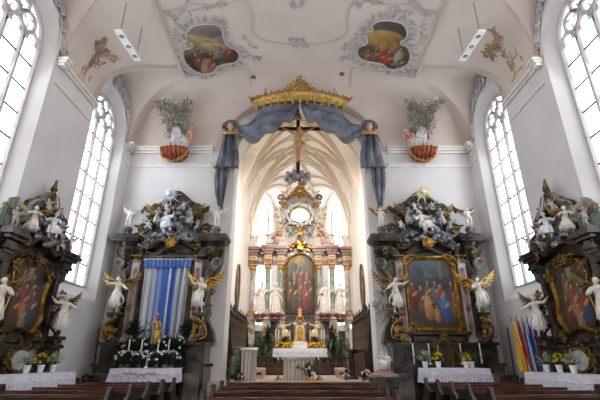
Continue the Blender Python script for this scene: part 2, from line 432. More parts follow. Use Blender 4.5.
def ap_plane(p0, p1, name, n):
    p0 = Vector(p0); p1 = Vector(p1); L = (p1-p0).length; d = (p1-p0)/L
    nrm = Vector((d.y, -d.x))
    if nrm.dot(Vector((0, 22))-p0) > 0: nrm = -nrm
    hw = .86; f = lambda u, z: (p0.x+d.x*u, p0.y+d.y*u, z)
    g = lambda u, z, k: (p0.x+d.x*u+nrm.x*k, p0.y+d.y*u+nrm.y*k, z)
    op = arch_loop(L/2, hw, 3.6, 11.6, .95, 16, .15)
    struct(wall_with_openings('wall_apse_%d' % n, plaster_chancel, [(0, 0), (L, 0), (L, 13.6), (0, 13.6)], [op], f))
    rv = MB(); rv.loft([[g(u, z, 0) for u, z in op], [g(L/2+(u-L/2)*.9, z, .45) for u, z in op]], cap=False); struct(rv.build('trim_apse_reveal_%d' % n, plaster_chancel, angle=30))
    fr = MB(); op2 = arch_loop(L/2, hw*.88, 3.7, 11.5, .9, 16, .15)
    fr.tube([g(u, z, .35) for u, z in op2], .05, 6)
    fr.tube([g(L/2, 3.6, .35), g(L/2, 11.3, .35)], .045, 6)
    for q in (-1, 1):
        fr.tube([g(L/2+q*hw*.44+.28*math.cos(PI*i/8), 11.0+.35*math.sin(PI*i/8), .35) for i in range(9)], .035, 6)
    fr.tube([g(L/2+.24*math.cos(PI*i/6), 11.75+.24*math.sin(PI*i/6), .35) for i in range(13)], .035, 6)
    w = struct(fr.build('window_%d' % (10+n), stone_white))
    gl = MB(); gl.loft([[g(u, z, .37) for u, z in op2], [g(u, z, .385) for u, z in op2]]); gl.build('window_pane', mat_glass('leaded_glass'), w, smooth=False)
    br = MB(); z = 4.4
    while z < 11.4: br.tube([g(L/2-hw*.88, z, .34), g(L/2+hw*.88, z, .34)], .014, 5); z += .8
    br.build('saddle_bars', leadline, w)
ap_plane((-CH_X, Y_AP), (-AP_X, Y_APEND), 'l', 1); ap_plane((-AP_X, Y_APEND), (AP_X, Y_APEND), 'c', 2); ap_plane((AP_X, Y_APEND), (CH_X, Y_AP), 'r', 3)
CB = [18.3, 21.7, 25.1]
def z_ch(x, y):
    h = half_ch(y) if y < Y_APEND else AP_X
    t = min(1, abs(x)/CH_X); z = ZC0+(ZC1-ZC0)*(1-t**1.9)**0.75
    if y > 24.4:
        q = min(1, (y-24.4)/(Y_APEND-24.4)); r = min(1, math.hypot(q, t*.999)); z = ZC0+(ZC1-ZC0)*max(0, 1-r**2.0)**0.7
        # cells above the apse windows
        for cx, cy, ex, ey in ((0, Y_APEND, 0, 1), (-2.43, 27.1, -.86, .51), (2.43, 27.1, .86, .51)):
            lat = abs((x-cx)*ey-(y-cy)*ex); z = max(z, ZC0+2.5*math.sqrt(max(0, 1-(lat/1.45)**2))-0.001) if lat < 1.45 and ((x-cx)*ex+(y-cy)*ey) > -2.2 else z
    else:
        for yc in (19.9, 23.2):
            l = abs(y-yc)/1.65
            if l < 1: z = max(z, ZC0+2.4*(1-l**1.8)**.75*(.75+.25*t))
    return z
mb = MB(); mb.grid(110, 200, lambda u, v: (-CH_X+2*CH_X*u, Y_CH+(Y_APEND+.1-Y_CH)*v, z_ch(-CH_X+2*CH_X*u, Y_CH+(Y_APEND+.1-Y_CH)*v)))
struct(mb.build('ceiling_chancel', plaster_chancel, angle=30))
# net of ribs: arcs that spring from the wall shafts
ribs = MB()
def rib(x0, y0, x1, y1, r=.10, n=18):
    pts = []
    for i in range(n+1):
        t = i/n; x = x0+(x1-x0)*t; y = y0+(y1-y0)*t; h = CH_X
        tt = min(1, abs(x)/CH_X); zz = ZC0+(ZC1-ZC0)*(1-tt**1.9)**.75
        if y > 24.4:
            q = min(1, (y-24.4)/(Y_APEND-24.4)); rr = min(1, math.hypot(q, tt)); zz = ZC0+(ZC1-ZC0)*max(0, 1-rr**2.0)**.7
        pts.append((x, y, zz-.05))
    ribs.tube(pts, r, 6, flat=1.3)
for y0 in (16.6, 18.25, 21.55, 24.85):
    for s in (-1, 1):
        rib(s*CH_X, y0, 0, y0+1.65); rib(s*CH_X, y0, 0, y0); rib(s*CH_X, y0, -s*.9, y0+3.3, .08)
        if y0 > 17: rib(s*CH_X, y0, 0, y0-1.65); rib(s*CH_X, y0, -s*.9, y0-3.3, .08)
for x, y in ((CH_X, Y_AP), (-CH_X, Y_AP), (AP_X, Y_APEND-.1), (-AP_X, Y_APEND-.1)):
    rib(x*.98, y, 0, 24.85); rib(x*.98, y, -x*.15, 23.6, .055)
ribs_o = struct(ribs.build('trim_chancel_ribs', mat('rib_plaster', 'cfbfaa', 'd8cab6', 2, .9)))
sh = MB()
for s in (-1, 1):
    for y0 in (18.25, 21.55, 24.85):
        sh.lathe([(.02, -.9), (.07, -.75), (.05, -.6), (.08, -.1), (.14, 0)], (s*(CH_X-.06), y0, ZC0+.25), 10)
    for x, y in ((AP_X, Y_APEND), (CH_X, Y_AP)):
        sh.tube([(s*(x-.05), y-.05, .8), (s*(x-.05), y-.05, ZC0+.2)], .07, 8)
struct(sh.build('trim_wall_shafts', mat('rib_plaster', 'd9cbb8')))
# ------------------------------------------------------------------ figures, wings, clouds, pictures
def remeshed(mb, voxel, name='body', smooth_iter=2):
    me = bpy.data.meshes.new(name); me.from_pydata([tuple(p) for p in mb.v], [], mb.f); me.update()
    bm = bmesh.new(); bm.from_mesh(me); bmesh.ops.recalc_face_normals(bm, faces=bm.faces); bm.to_mesh(me); bm.free()
    o = bpy.data.objects.new('tmp_remesh', me); C.objects.link(o)
    r = o.modifiers.new('r', 'REMESH'); r.mode = 'VOXEL'; r.voxel_size = voxel
    if smooth_iter:
        sm = o.modifiers.new('s', 'SMOOTH'); sm.factor = 0.5; sm.iterations = smooth_iter
    dg = bpy.context.evaluated_depsgraph_get(); dg.update()
    new = bpy.data.meshes.new_from_object(o.evaluated_get(dg)); new.name = name
    bpy.data.objects.remove(o); bpy.data.meshes.remove(me)
    return new
STAND = dict(el=(-.27,-.02,1.16), hl=(-.22,-.26,1.12), er=(.27,-.02,1.16), hr=(.22,-.26,1.12),
             kl=(-.10,-.04,.50), fl=(-.11,0,.07), kr=(.10,-.04,.50), fr=(.11,0,.07), pelvis=(0,0,.95), chest=(0,0,1.36), head=(0,-.03,1.63))
def figure_mesh(robe=True, rend=1.0, fat=1.0, voxel=.014, hairlen=.0, hem=.24, beard=False, sash=True, seed=1, cape=False, crown=False, bare=False, **kw):
    p = dict(STAND); p.update(kw); V = {k: Vector(v) for k, v in p.items()}; mb = MB(); f = fat
    pe, ch, hd = V['pelvis'], V['chest'], V['head']; up = (ch-pe).normalized()
    side = Vector((1, 0, 0)); side = (side-up*side.dot(up)).normalized()
    mid = pe.lerp(ch, .45); neck = ch+up*.13
    # torso as an oval loft
    rings = []
    for c, rx, ry in ((pe-up*.08, .13, .10), (pe, .165*f, .12*f), (mid, .135*f, .10*f), (ch-up*.04, .165*f, .115*f), (ch+up*.06, .17*f, .10*f), (neck-up*.02, .07, .06)):
        fw = up.cross(side); rings.append([c+side*(rx*math.cos(a))+fw*(ry*math.sin(a)) for a in [2*PI*i/14 for i in range(14)]])
    mb.loft(rings)
    mb.tube([ch+up*.05, neck, hd], [.06, .05*f, .05], 8)
    mb.sphere(hd, .088*(1.0 if f < 1.2 else 1.18), (.88, 1, 1.18), 12)
    fw = Vector((0, -1, 0)); mb.tube([hd+fw*.07+Vector((0,0,.03)), hd+fw*.108+Vector((0,0,-.015)), hd+fw*.08+Vector((0,0,-.025))], [.01, .017, .012], 6)
    mb.sphere(hd+Vector((0,-.06,-.075)), .03, seg=6)                           # chin
    for q in (-1, 1): mb.sphere(hd+Vector((q*.085,0,-.0)), .022, (.6,1,1.4), 6)  # ears
    mb.sphere(hd+Vector((0,.025,.035)), .098*(1 if f < 1.2 else 1.15), (.95,1,1.0), 10)  # hair
    for k in range(7):
        a = PI*(k/6); mb.sphere(hd+Vector((.088*math.cos(a), .045+.04*math.sin(a), .02-.03*(k % 2))), .034, seg=6)
    if hairlen: mb.tube([hd+Vector((0,.06,0)), neck+Vector((0,.09,0)), ch+Vector((0,.12,-hairlen))], [.08,.07,.04], 8)
    if beard: mb.tube([hd+Vector((0,-.06,-.06)), hd+Vector((0,-.075,-.14)), hd+Vector((0,-.06,-.20))], [.05,.04,.012], 8)
    if crown: mb.lathe([(.085,.08),(.09,.12),(.12,.2),(.06,.2)], hd, 10)
    for q, e, h in ((-1, V['el'], V['hl']), (1, V['er'], V['hr'])):
        sh = ch+side*(q*.165*f)+up*.05
        rb = 1.5 if (robe and not bare) else 1.0
        wr = e.lerp(h, .85); mb.tube([ch+side*(q*.08)+up*.04, sh, sh.lerp(e, .5), e, e.lerp(h, .4), wr], [.07, .068*f, .05*f*rb, .043*f*rb, .042*f*rb, .026*f], 9)
        d = (h-e).normalized(); s1 = d.cross(Vector((0, 0, 1))); s1 = s1.normalized() if s1.length > .1 else Vector((1, 0, 0))
        palm = wr+d*.055; mb.tube([wr, palm, palm+d*.03], [.026, .036, .03], 8, flat=.6, up=s1.cross(d))
        for k in range(4):
            b = palm+d*.02+s1*((k-1.5)*.019); L = (.055, .066, .06, .046)[k]; cu = d.cross(s1)*(.012*(k+1)*.5)
            mb.tube([b, b+d*L*.55, b+d*L+cu], [.012, .011, .009], 6)
        b = palm-s1*.03; mb.tube([b, b+d*.025-s1*.02, b+d*.05-s1*.022], [.013, .012, .01], 6)
    for q, k, ft in ((-1, V['kl'], V['fl']), (1, V['kr'], V['fr'])):
        hp = pe+side*(q*.09*f)-up*.02
        mb.tube([hp, hp.lerp(k, .5), k, k.lerp(ft, .35), ft], [.10*f, .085*f, .058*f, .062*f, .036*f], 10)
        d = Vector((0, -1, 0)); sh = (ft-k).normalized()
        if abs(sh.y) > .75: d = Vector((0, -.3, -.9))
        mb.tube([ft-d*.03, ft+d*.09+Vector((0,0,-.03)), ft+d*.19+Vector((0,0,-.04))], [.04, .04, .022], 8, flat=.7)
    rnd = random.Random(seed)
    if robe:
        km = V['kl'].lerp(V['kr'], .5); fm = km.lerp(V['fl'].lerp(V['fr'], .5), rend)
        path = smoothpath([ch+up*.03, mid, pe, km, fm], 5); n = len(path); rings = []; ph = rnd.random()*6
        spread = max(.0, (V['kl']-V['kr']).length*.5-.09)
        for i, c in enumerate(path):
            t = i/(n-1); r = (.155-.03*math.sin(min(1, t*2.2)*PI)+.0*t) if t < .45 else .15+(hem-.15)*((t-.45)/.55)**.8
            r *= f; tn = (path[min(i+1, n-1)]-path[max(i-1, 0)]).normalized()
            sd = Vector((1, 0, 0)); sd = (sd-tn*sd.dot(tn)).normalized(); fwv = tn.cross(sd)
            am = .02+.16*max(0, t-.25); ring = []
            for j in range(36):
                a = 2*PI*j/36; rr = r*(1+am*math.sin(7*a+ph+2.2*t)+am*.6*math.sin(11*a+ph*2-3*t))
                ring.append(c+sd*(rr*1.1*math.cos(a)+math.copysign(spread*t, math.cos(a))*.6)+fwv*(rr*.88*math.sin(a)))
            rings.append(ring)
        mb.loft(rings)
    if sash:
        a0 = rnd.random()*.8
        for zz, tl in ((.0, .35), (-.1, .5)):
            pts = [pe+up*(.06+zz)+side*(.19*f*math.cos(a))+up.cross(side)*(.15*f*math.sin(a))+up*(.10*math.cos(a)) for a in [a0+5.2*i/12 for i in range(13)]]
            e = pts[-1]; sgn = 1 if rnd.random() > .5 else -1
            pts += [e+Vector((sgn*.10, .05, -.1)), e+Vector((sgn*.22, .03, -.14-tl*.3)), e+Vector((sgn*.24, .0, -.2-tl*.7))]
            mb.tube(pts, [.035]*13+[.05, .045, .015], 7)
    if cape:
        rings = []
        for i in range(8):
            t = i/7; z = 1.45-1.3*t; w = .19+.11*t
            rings.append([Vector((w*math.cos(a)*(1+.08*math.sin(9*a+3*t)), .02+(.13+.1*t)*math.sin(a), z)) for a in [PI*j/16-.3+.6*0 for j in range(20)]])
        mb.loft(rings)
    return remeshed(mb, voxel, 'figure', 1)
WING = None
def wing_mesh():
    mb = MB()
    for row, n, L0, z0 in ((0, 9, .62, .0), (1, 7, .36, .02)):
        for k in range(n):
            t = k/(n-1); bx = .05+.36*t; bz = .05+.28*math.sin(t*1.7)
            a = -1.25+1.9*t; L = L0*(.62+.5*t)
            d = Vector((math.cos(a), 0, math.sin(a))); b = Vector((bx, .02-row*.022, bz))
            mb.tube([b, b+d*L*.4, b+d*L*.8, b+d*L+Vector((0, .03, .03))], [.035, .05, .042, .008], 6, flat=.3, up=(0, 1, 0))
    mb.tube(smoothpath([(0,0,0), (.12,0,.18), (.3,0,.33), (.46,0,.34), (.52,0,.28)], 4), [.05]*8+[.055]*6+[.03]*3, 7)
    me = bpy.data.meshes.new('wing'); me.from_pydata([tuple(p) for p in mb.v], [], mb.f); me.update(); me.polygons.foreach_set('use_smooth', [True]*len(me.polygons))
    return me
WING = wing_mesh()
FIG = {}
def fig(key, **kw):
    if key not in FIG: FIG[key] = figure_mesh(**kw)
    return FIG[key]
fig('angel_a', el=(-.42,-.10,1.40), hl=(-.66,-.22,1.58), er=(.36,-.14,1.24), hr=(.58,-.34,1.12), kl=(-.16,-.22,.58), fl=(-.12,.10,.22), kr=(.10,-.04,.48), fr=(.12,.02,.04), chest=(.04,-.04,1.36), head=(-.02,-.10,1.63), hem=.22, seed=3, hairlen=.02, rend=.45)
fig('angel_b', el=(-.33,-.18,1.18), hl=(-.08,-.34,1.28), er=(.40,-.06,1.44), hr=(.52,-.18,1.72), kl=(-.10,-.10,.52), fl=(-.16,.0,.06), kr=(.18,-.22,.60), fr=(.16,.14,.26), chest=(-.05,-.05,1.36), head=(-.02,-.10,1.62), hem=.21, seed=5, hairlen=.02, rend=.5)
fig('angel_knee', el=(-.28,-.2,1.0), hl=(-.06,-.38,1.12), er=(.28,-.2,1.0), hr=(.06,-.38,1.12), pelvis=(0,.12,.72), chest=(0,-.02,1.10), head=(0,-.10,1.37), kl=(-.13,-.25,.5), fl=(-.13,.22,.30), kr=(.13,-.12,.26), fr=(.12,.34,.14), hem=.24, seed=9, rend=.6)
fig('saint_a', beard=True, cape=True, el=(-.32,-.10,1.14), hl=(-.20,-.32,1.24), er=(.36,-.02,1.18), hr=(.46,-.24,1.36), hem=.24, seed=11, chest=(.03,-.02,1.36), head=(.06,-.05,1.63))
fig('saint_b', beard=False, cape=True, crown=True, el=(-.38,-.08,1.20), hl=(-.56,-.22,1.40), er=(.28,-.16,1.10), hr=(.06,-.32,1.16), hem=.24, seed=14, chest=(-.03,-.02,1.36), head=(-.07,-.06,1.62))
fig('seated', pelvis=(0,.05,.62), chest=(0,.0,1.03), head=(.03,-.06,1.30), el=(-.34,-.12,.92), hl=(-.50,-.32,1.10), er=(.32,-.10,.86), hr=(.42,-.38,.86), kl=(-.18,-.40,.58), fl=(-.14,-.38,.10), kr=(.18,-.42,.52), fr=(.16,-.46,.08), hem=.22, rend=.6, seed=21, beard=True, cape=False)
fig('seated_lady', pelvis=(0,.05,.62), chest=(0,.0,1.03), head=(-.04,-.06,1.30), el=(-.30,-.14,.88), hl=(-.10,-.34,.90), er=(.40,-.08,1.1), hr=(.56,-.18,1.36), kl=(-.18,-.36,.56), fl=(-.16,-.40,.10), kr=(.16,-.42,.50), fr=(.22,-.36,.06), hem=.25, rend=.7, seed=23, hairlen=.1)
PUT = dict(robe=False, fat=1.45, sash=True)
fig('putto_stand', voxel=.018, el=(-.38,-.10,1.36), hl=(-.55,-.20,1.62), er=(.36,-.10,1.12), hr=(.30,-.36,1.02), kl=(-.15,-.18,.55), fl=(-.20,.04,.10), kr=(.13,-.05,.50), fr=(.14,.02,.05), seed=31, **PUT)
fig('putto_sit', voxel=.018, pelvis=(0,.05,.62), chest=(0,-.02,1.02), head=(.04,-.06,1.30), el=(-.38,-.08,.98), hl=(-.58,-.18,1.22), er=(.38,-.08,.90), hr=(.52,-.26,.76), kl=(-.2,-.36,.60), fl=(-.26,-.34,.16), kr=(.2,-.38,.52), fr=(.16,-.50,.12), seed=33, **PUT)
fig('putto_fly', voxel=.018, pelvis=(.1,.1,.70), chest=(-.04,-.02,1.06), head=(-.10,-.10,1.33), el=(-.40,-.16,1.12), hl=(-.62,-.30,1.26), er=(.34,-.14,1.16), hr=(.50,-.30,1.40), kl=(.12,-.22,.42), fl=(.30,.12,.18), kr=(.36,.02,.44), fr=(.60,.24,.20), seed=35, **PUT)
fig('corpus', robe=False, sash=False, voxel=.012, beard=True, hairlen=-.06, el=(-.44,.02,1.58), hl=(-.76,.03,1.76), er=(.44,.02,1.58), hr=(.76,.03,1.76), kl=(-.08,-.10,.50), fl=(-.03,-.02,.10), kr=(.06,-.12,.50), fr=(.02,-.06,.12), chest=(0,-.01,1.36), head=(.05,-.10,1.56))
def statue(name, key, loc, h, m, label, cat='statue', rz=0.0, mirror=False, group=None, wings=None, wscale=1.0, parent=None, tilt=0.0, wtilt=0.0):
    """a statue is one body mesh under its root; wings are parts"""
    k = h/1.75
    if wings is None and not parent:
        me = FIG[key].copy(); me.materials.clear(); me.materials.append(m); me.polygons.foreach_set('use_smooth', [True]*len(me.polygons))
        r = bpy.data.objects.new(name, me); C.objects.link(r); r.location = loc; r.rotation_euler = (0, tilt, rz); r.scale = (k*(-1 if mirror else 1), k, k)
        return tag(r, label, cat, group)
    r = empty(name, loc, rz, (k*(-1 if mirror else 1), k, k), label, cat, group)
    if parent: r.parent = parent
    r.rotation_euler = (0, tilt, rz)
    b = bpy.data.objects.new('body', FIG[key].copy() if not FIG[key].materials or FIG[key].materials[0] != m else FIG[key]); C.objects.link(b); b.parent = r
    me = b.data
    me.materials.clear(); me.materials.append(m); me.polygons.foreach_set('use_smooth', [True]*len(me.polygons))
    if wings is not None:
        zc = {'angel_a': 1.32, 'angel_b': 1.32, 'angel_knee': 1.08}.get(key, 1.05 if key != 'putto_stand' else 1.34)
        for q in (-1, 1):
            wm = WING.copy(); wm.materials.append(wings)
            w = bpy.data.objects.new('wing', wm); C.objects.link(w); w.parent = r
            w.location = (q*.05, .12, zc); w.scale = (q*1.25*wscale, 1.25*wscale, 1.25*wscale); w.rotation_euler = (0, q*wtilt, q*.35)
    return r
def cherub_head(mb, c, r, wing=True):
    c = Vector(c); mb.sphere(c, r, (.9, 1, 1.1), 8); mb.sphere(c+Vector((0, .3*r, .3*r)), r*1.05, seg=8)
    mb.tube([c+Vector((0,-r*.8,.1*r)), c+Vector((0,-r*1.15,-.15*r)), c+Vector((0,-r*.8,-.2*r))], [r*.1, r*.2, r*.15], 5)
    if wing:
        for q in (-1, 1):
            for k in range(4):
                a = .5-.35*k; d = Vector((q*math.cos(a), .1, math.sin(a))); b = c+Vector((q*r*.6, .2*r, -.4*r))
                mb.tube([b, b+d*r*1.2, b+d*r*(2.4-.2*k)], [r*.22, r*.3, r*.05], 5, flat=.4, up=(0, 1, 0))
def cloud(mb, c, w, h, d, n, seed, r=.16):
    rnd = random.Random(seed); c = Vector(c)
    for i in range(n):
        a = rnd.random()*2*PI; q = rnd.random()**.5
        mb.sphere(c+Vector((w*q*math.cos(a), -d*rnd.random(), h*q*math.sin(a))), r*(.6+.6*rnd.random()), (1.2, .8, .8), 8)
def in_poly(x, y, P):
    c = False; n = len(P)
    for i in range(n):
        x0, y0 = P[i]; x1, y1 = P[(i+1) % n]
        if (y0 > y) != (y1 > y) and x < (x1-x0)*(y-y0)/(y1-y0)+x0: c = not c
    return c
def picture_mesh(outline, nu, nv, strokes, fn, bgtop, bgbot, seed=0, jitter=.10):
    """canvas whose picture is painted in vertex colours. outline/strokes in 0..1 units; fn maps (u, v) -> 3D"""
    rnd = random.Random(seed); bt, bb = hexc(bgtop), hexc(bgbot); vs = []; cols = []
    us = [(p[0], p[1]) for p in outline] if outline else None
    S = [(x, y, rx, ry, math.cos(ro), math.sin(ro), hexc(h)) for x, y, rx, ry, ro, h in strokes]
    bl = [(rnd.random(), rnd.random(), .03+.10*rnd.random(), (rnd.random()-.5)) for _ in range(120)]
    for j in range(nv+1):
        for i in range(nu+1):
            u, v = i/nu, j/nv; c = [bb[k]+(bt[k]-bb[k])*v for k in range(3)]
            for x, y, r, s in bl:
                q = ((u-x)/r)**2+((v-y)/(r*.7))**2
                if q < 1: c = [max(0, cc*(1+s*(1-q)*1.1)) for cc in c]
            for x, y, rx, ry, co, si, col in S:
                dx, dy = u-x, v-y; a = (dx*co+dy*si)/rx; b = (-dx*si+dy*co)/ry; q = a*a+b*b
                if q < 1:
                    w = min(1, (1-q)*3); sh = 1.18-.75*max(0, min(1, .5+.5*a-.4*b)) ; sh = max(.45, sh+.12*math.sin(9*a+5*b))
                    c = [cc*(1-w)+col[k]*sh*w for k, cc in enumerate(c)]
            f = 1+jitter*(rnd.random()-.5); cols.append([min(1, max(0, x*f)) for x in c]+[1]); vs.append(fn(u, v))
    fs = []
    for j in range(nv):
        for i in range(nu):
            if us is None or in_poly((i+.5)/nu, (j+.5)/nv, us): a = j*(nu+1)+i; fs.append((a, a+1, a+nu+2, a+nu+1))
    me = bpy.data.meshes.new('picture'); me.from_pydata([tuple(p) for p in vs], [], fs); me.update()
    at_ = me.color_attributes.new('Col', 'FLOAT_COLOR', 'POINT')
    flat = [x for c in cols for x in c]; at_.data.foreach_set('color', flat)
    return me
paint = mat_vcol('oil_paint', .5)
def person_strokes(x, y, s, robe, skin='b98a66', hair='2a1c14', robe2=None, lean=0.0):
    L = [(x, y, .085*s, .15*s, lean, robe), (x+.02*s, y-.09*s, .10*s, .10*s, lean, robe2 or robe)]
    L += [(x+.05*s, y+.04*s, .07*s, .025*s, .5, skin), (x-lean*.1, y+.17*s, .036*s, .042*s, 0, hair), (x-lean*.1, y+.165*s, .028*s, .034*s, 0, skin)]
    return L
# ------------------------------------------------------------------ foliage
def bush(name, loc, rx, rz, n, m, label, cat='plant', leafw=.05, leafl=.16, seed=0, stems=True, pot=None, group=None, droop=.2, up=.35):
    rnd = random.Random(seed); r = empty(name, loc, 0, 1, label, cat, group); mb = MB(); st = MB()
    z0 = 0
    if pot:
        pm, pr, ph = pot; pb = MB(); pb.lathe([(pr*.7, 0), (pr*.74, .01), (pr, ph*.92), (pr*1.08, ph*.92), (pr*1.08, ph), (pr*.9, ph), (pr*.88, ph*.9), (.01, ph*.88)], (0, 0, 0), 14); pb.build('pot', pm, r); z0 = ph*.9
    for i in range(n):
        a = rnd.random()*2*PI; el = up+(PI/2-up)*rnd.random(); q = .25+.75*rnd.random()**.6
        d = Vector((math.cos(a)*math.cos(el)*rx, math.sin(a)*math.cos(el)*rx, math.sin(el)*rz))*q
        b = Vector((0, 0, z0))+d*(.75); t = b+(d.normalized()+Vector((rnd.random()-.5, rnd.random()-.5, rnd.random()-.5-droop))*.7)*leafl
        mb.leafshape(b, t, leafw*(.7+.6*rnd.random()), rnd.random()*.3-.15, .003, (rnd.random()-.5, rnd.random()-.5, 1), -.3)
        if stems and i % 4 == 0: st.tube([(0, 0, z0), d*.4+Vector((0, 0, z0)), b], .006, 4)
    mb.build('foliage', m, r)
    if stems: st.build('stem', leaf_dark, r)
    return r
def blooms(r, n, rx, rz, m, size=.035, seed=0, zc=0.0, name='blossom', low=.3):
    rnd = random.Random(seed); mb = MB()
    for i in range(n):
        a = rnd.random()*2*PI; el = low+(PI/2-low)*rnd.random()
        c = Vector((math.cos(a)*math.cos(el)*rx, math.sin(a)*math.cos(el)*rx, zc+math.sin(el)*rz))
        for k in range(5):
            b = 2*PI*k/5+a; d = Vector((math.cos(b), -.4, math.sin(b))); mb.leafshape(c, c+d*size*1.4, size, 0, .004, (0, -1, 0), .2)
        mb.sphere(c, size*.4, seg=5)
    return mb.build(name, m, r)
def palm(name, loc, h, n, m, label, seed=0, pot=None, group=None, spread=.8):
    rnd = random.Random(seed); r = empty(name, loc, 0, 1, label, 'plant', group); mb = MB(); z0 = 0
    if pot:
        pm, pr, ph = pot; pb = MB(); pb.lathe([(pr*.75, 0), (pr, ph), (pr*.9, ph), (.01, ph*.9)], (0, 0, 0), 14); pb.build('pot', pm, r); z0 = ph*.9
    for i in range(n):
        a = 2*PI*i/n+rnd.random()*.5; sp = spread*(.5+.6*rnd.random()); hh = h*(.7+.35*rnd.random())
        pts = smoothpath([(0, 0, z0), (math.cos(a)*sp*.25*h, math.sin(a)*sp*.25*h, z0+hh*.6), (math.cos(a)*sp*.6*h, math.sin(a)*sp*.6*h, z0+hh*.92), (math.cos(a)*sp*h*.95, math.sin(a)*sp*h*.95, z0+hh*.75)], 5)
        mb.tube(pts, .008, 4)
        for j in range(4, len(pts)):
            d = (pts[j]-pts[j-1]).normalized(); s = d.cross(Vector((0, 0, 1))).normalized()
            for q in (-1, 1):
                e = pts[j]+(s*q+d*.6+Vector((0, 0, -.25)))*h*.2; mb.leafshape(pts[j], e, h*.035, 0, .002, (0, 0, 1), -.2)
    mb.build('frond', m, r); return r
# ------------------------------------------------------------------ side altars against the east wall
def column(parent, x, y, z0, z1, r, m, cap=gold_matt, twist=False):
    mb = MB(); h = z1-z0
    mb.lathe([(r*.98, .12*0), (r, h*.05), (r*1.02, h*.35), (r*.86, h*.88), (r*.86, h)], (x, y, z0), 18); c = mb.build('column', m, parent)
    b = MB(); b.box((x, y, z0-.02), (r*2.9, r*2.9, .10)); b.lathe([(r*1.4, .03), (r*1.45, .08), (r*1.15, .11), (r*1.25, .15), (r*1.02, .18)], (x, y, z0), 18); b.build('column_base', stone_white if m == marble_green else cap, c)
    k = MB(); ch = r*2.1; k.lathe([(r*.9, -ch), (r*.92, -ch*.95), (r*.98, -ch*.6), (r*1.4, -.06), (r*1.2, -.05)], (x, y, z1), 14)
    for j in range(8):
        a = 2*PI*j/8
        for q, L in ((0, .5), (.39, .95)):
            d = Vector((math.cos(a+q), math.sin(a+q), 0)); p = Vector((x, y, z1-ch))+d*r
            k.leafshape(p, p+d*r*.45+Vector((0, 0, ch*L)), r*.6, 0, .01, -d, .3)
    for j in range(4):
        a = PI/4+PI/2*j; k.scroll((x+math.cos(a)*r*1.35, y+math.sin(a)*r*1.35, z1-.1), r*.35, 1.2, 1, 0, r*.13, 'xz')
    k.box((x, y, z1-.02), (r*2.9, r*2.9, .05)); k.build('capital', cap, c)
    return c
def frame_loft(outer, w, d, y, prof=None, fn=None):
    """picture frame: outline list (x,z) closed, profile width w, depth d"""
    mb = MB(); n = len(outer); cx = sum(p[0] for p in outer)/n; cz = sum(p[1] for p in outer)/n
    prof = prof or [(0, 0), (0.0, .9), (.25, 1), (.45, .55), (.7, .7), (1, .35), (1, 0)]
    rings = []
    nr = []
    for i in range(n):
        a = Vector(outer[i-1]); b = Vector(outer[(i+1) % n]); t = (b-a).normalized(); q = Vector((t.y, -t.x))
        if q.dot(Vector((cx, cz))-Vector(outer[i])) < 0: q = -q
        nr.append(q)
    for u, v in prof:
        rings.append([(outer[i][0]+nr[i].x*w*u, y-d*v, outer[i][1]+nr[i].y*w*u) for i in range(n)])
    mb.loft(rings, cap=False); return mb
def curly(mb, c, s, seed, n=9, plane='xz', depth=.05, w=.03):
    """rocaille cluster: scrolls and leaves round c"""
    rnd = random.Random(seed); c = Vector(c); mb.cut()
    for i in range(n):
        a = 2*PI*i/n+rnd.random()*.5; q = s*(.35+.55*rnd.random()); d = Vector((math.cos(a), 0, math.sin(a))); p = c+d*q+Vector((0, -depth*rnd.random(), 0))
        mb.scroll(p, s*(.18+.16*rnd.random()), 1.1+.5*rnd.random(), rnd.choice((-1, 1)), a, w*(.8+.5*rnd.random()), 'xz')
        b = c+d*q*.5; mb.leafshape(b+Vector((0, -depth, 0)), p+d*s*.35+Vector((0, -depth*.5, 0)), s*.22, .2, .02)
    mb.cut()
def starburst(mb, c, r0, r1, n, w, seed=0, yo=0, thick=.02):
    rnd = random.Random(seed); c = Vector(c)
    for i in range(n):
        a = 2*PI*i/n; L = r1*(1 if i % 2 == 0 else .68); d = Vector((math.cos(a), 0, math.sin(a))); s = Vector((-math.sin(a), 0, math.cos(a)))
        t0 = c+d*r0; mb.add([t0-s*w, t0+s*w, c+d*L, t0+Vector((0, -thick*1.6, 0)), t0+Vector((0, thick, 0))], [(0, 3, 2), (3, 1, 2), (1, 4, 2), (4, 0, 2), (0, 1, 3), (0, 4, 1)])
def altar_table(parent_loc, rz, hw, depth, ztop, m, label, z0=0.0):
    """stone mensa; local y runs from 0 (rear) to -depth"""
    r = empty('altar_table', parent_loc, rz, 1, label, 'altar table'); mb = MB()
    mb.box((0, -depth/2, z0+(ztop-z0)*.45), (hw*1.75, depth*.8, (ztop-z0)*.8)); mb.build('body', m, r, smooth=False)
    t = MB(); t.box((0, -depth/2, ztop-.05), (hw*2-.04, depth-.03, .08)); t.build('table_top', m, r, smooth=False)
    b = MB(); b.box((0, -depth/2, z0+.06), (hw*1.9, depth*.9, .12)); b.build('base', m, r, smooth=False)
    for k in (-1, 0, 1):
        p = MB(); p.box((k*hw*.56, -depth*.91, z0+(ztop-z0)*.45), (hw*.42, .03, (ztop-z0)*.5)); p.build('panel', marble_grey, r, smooth=False)
    return r
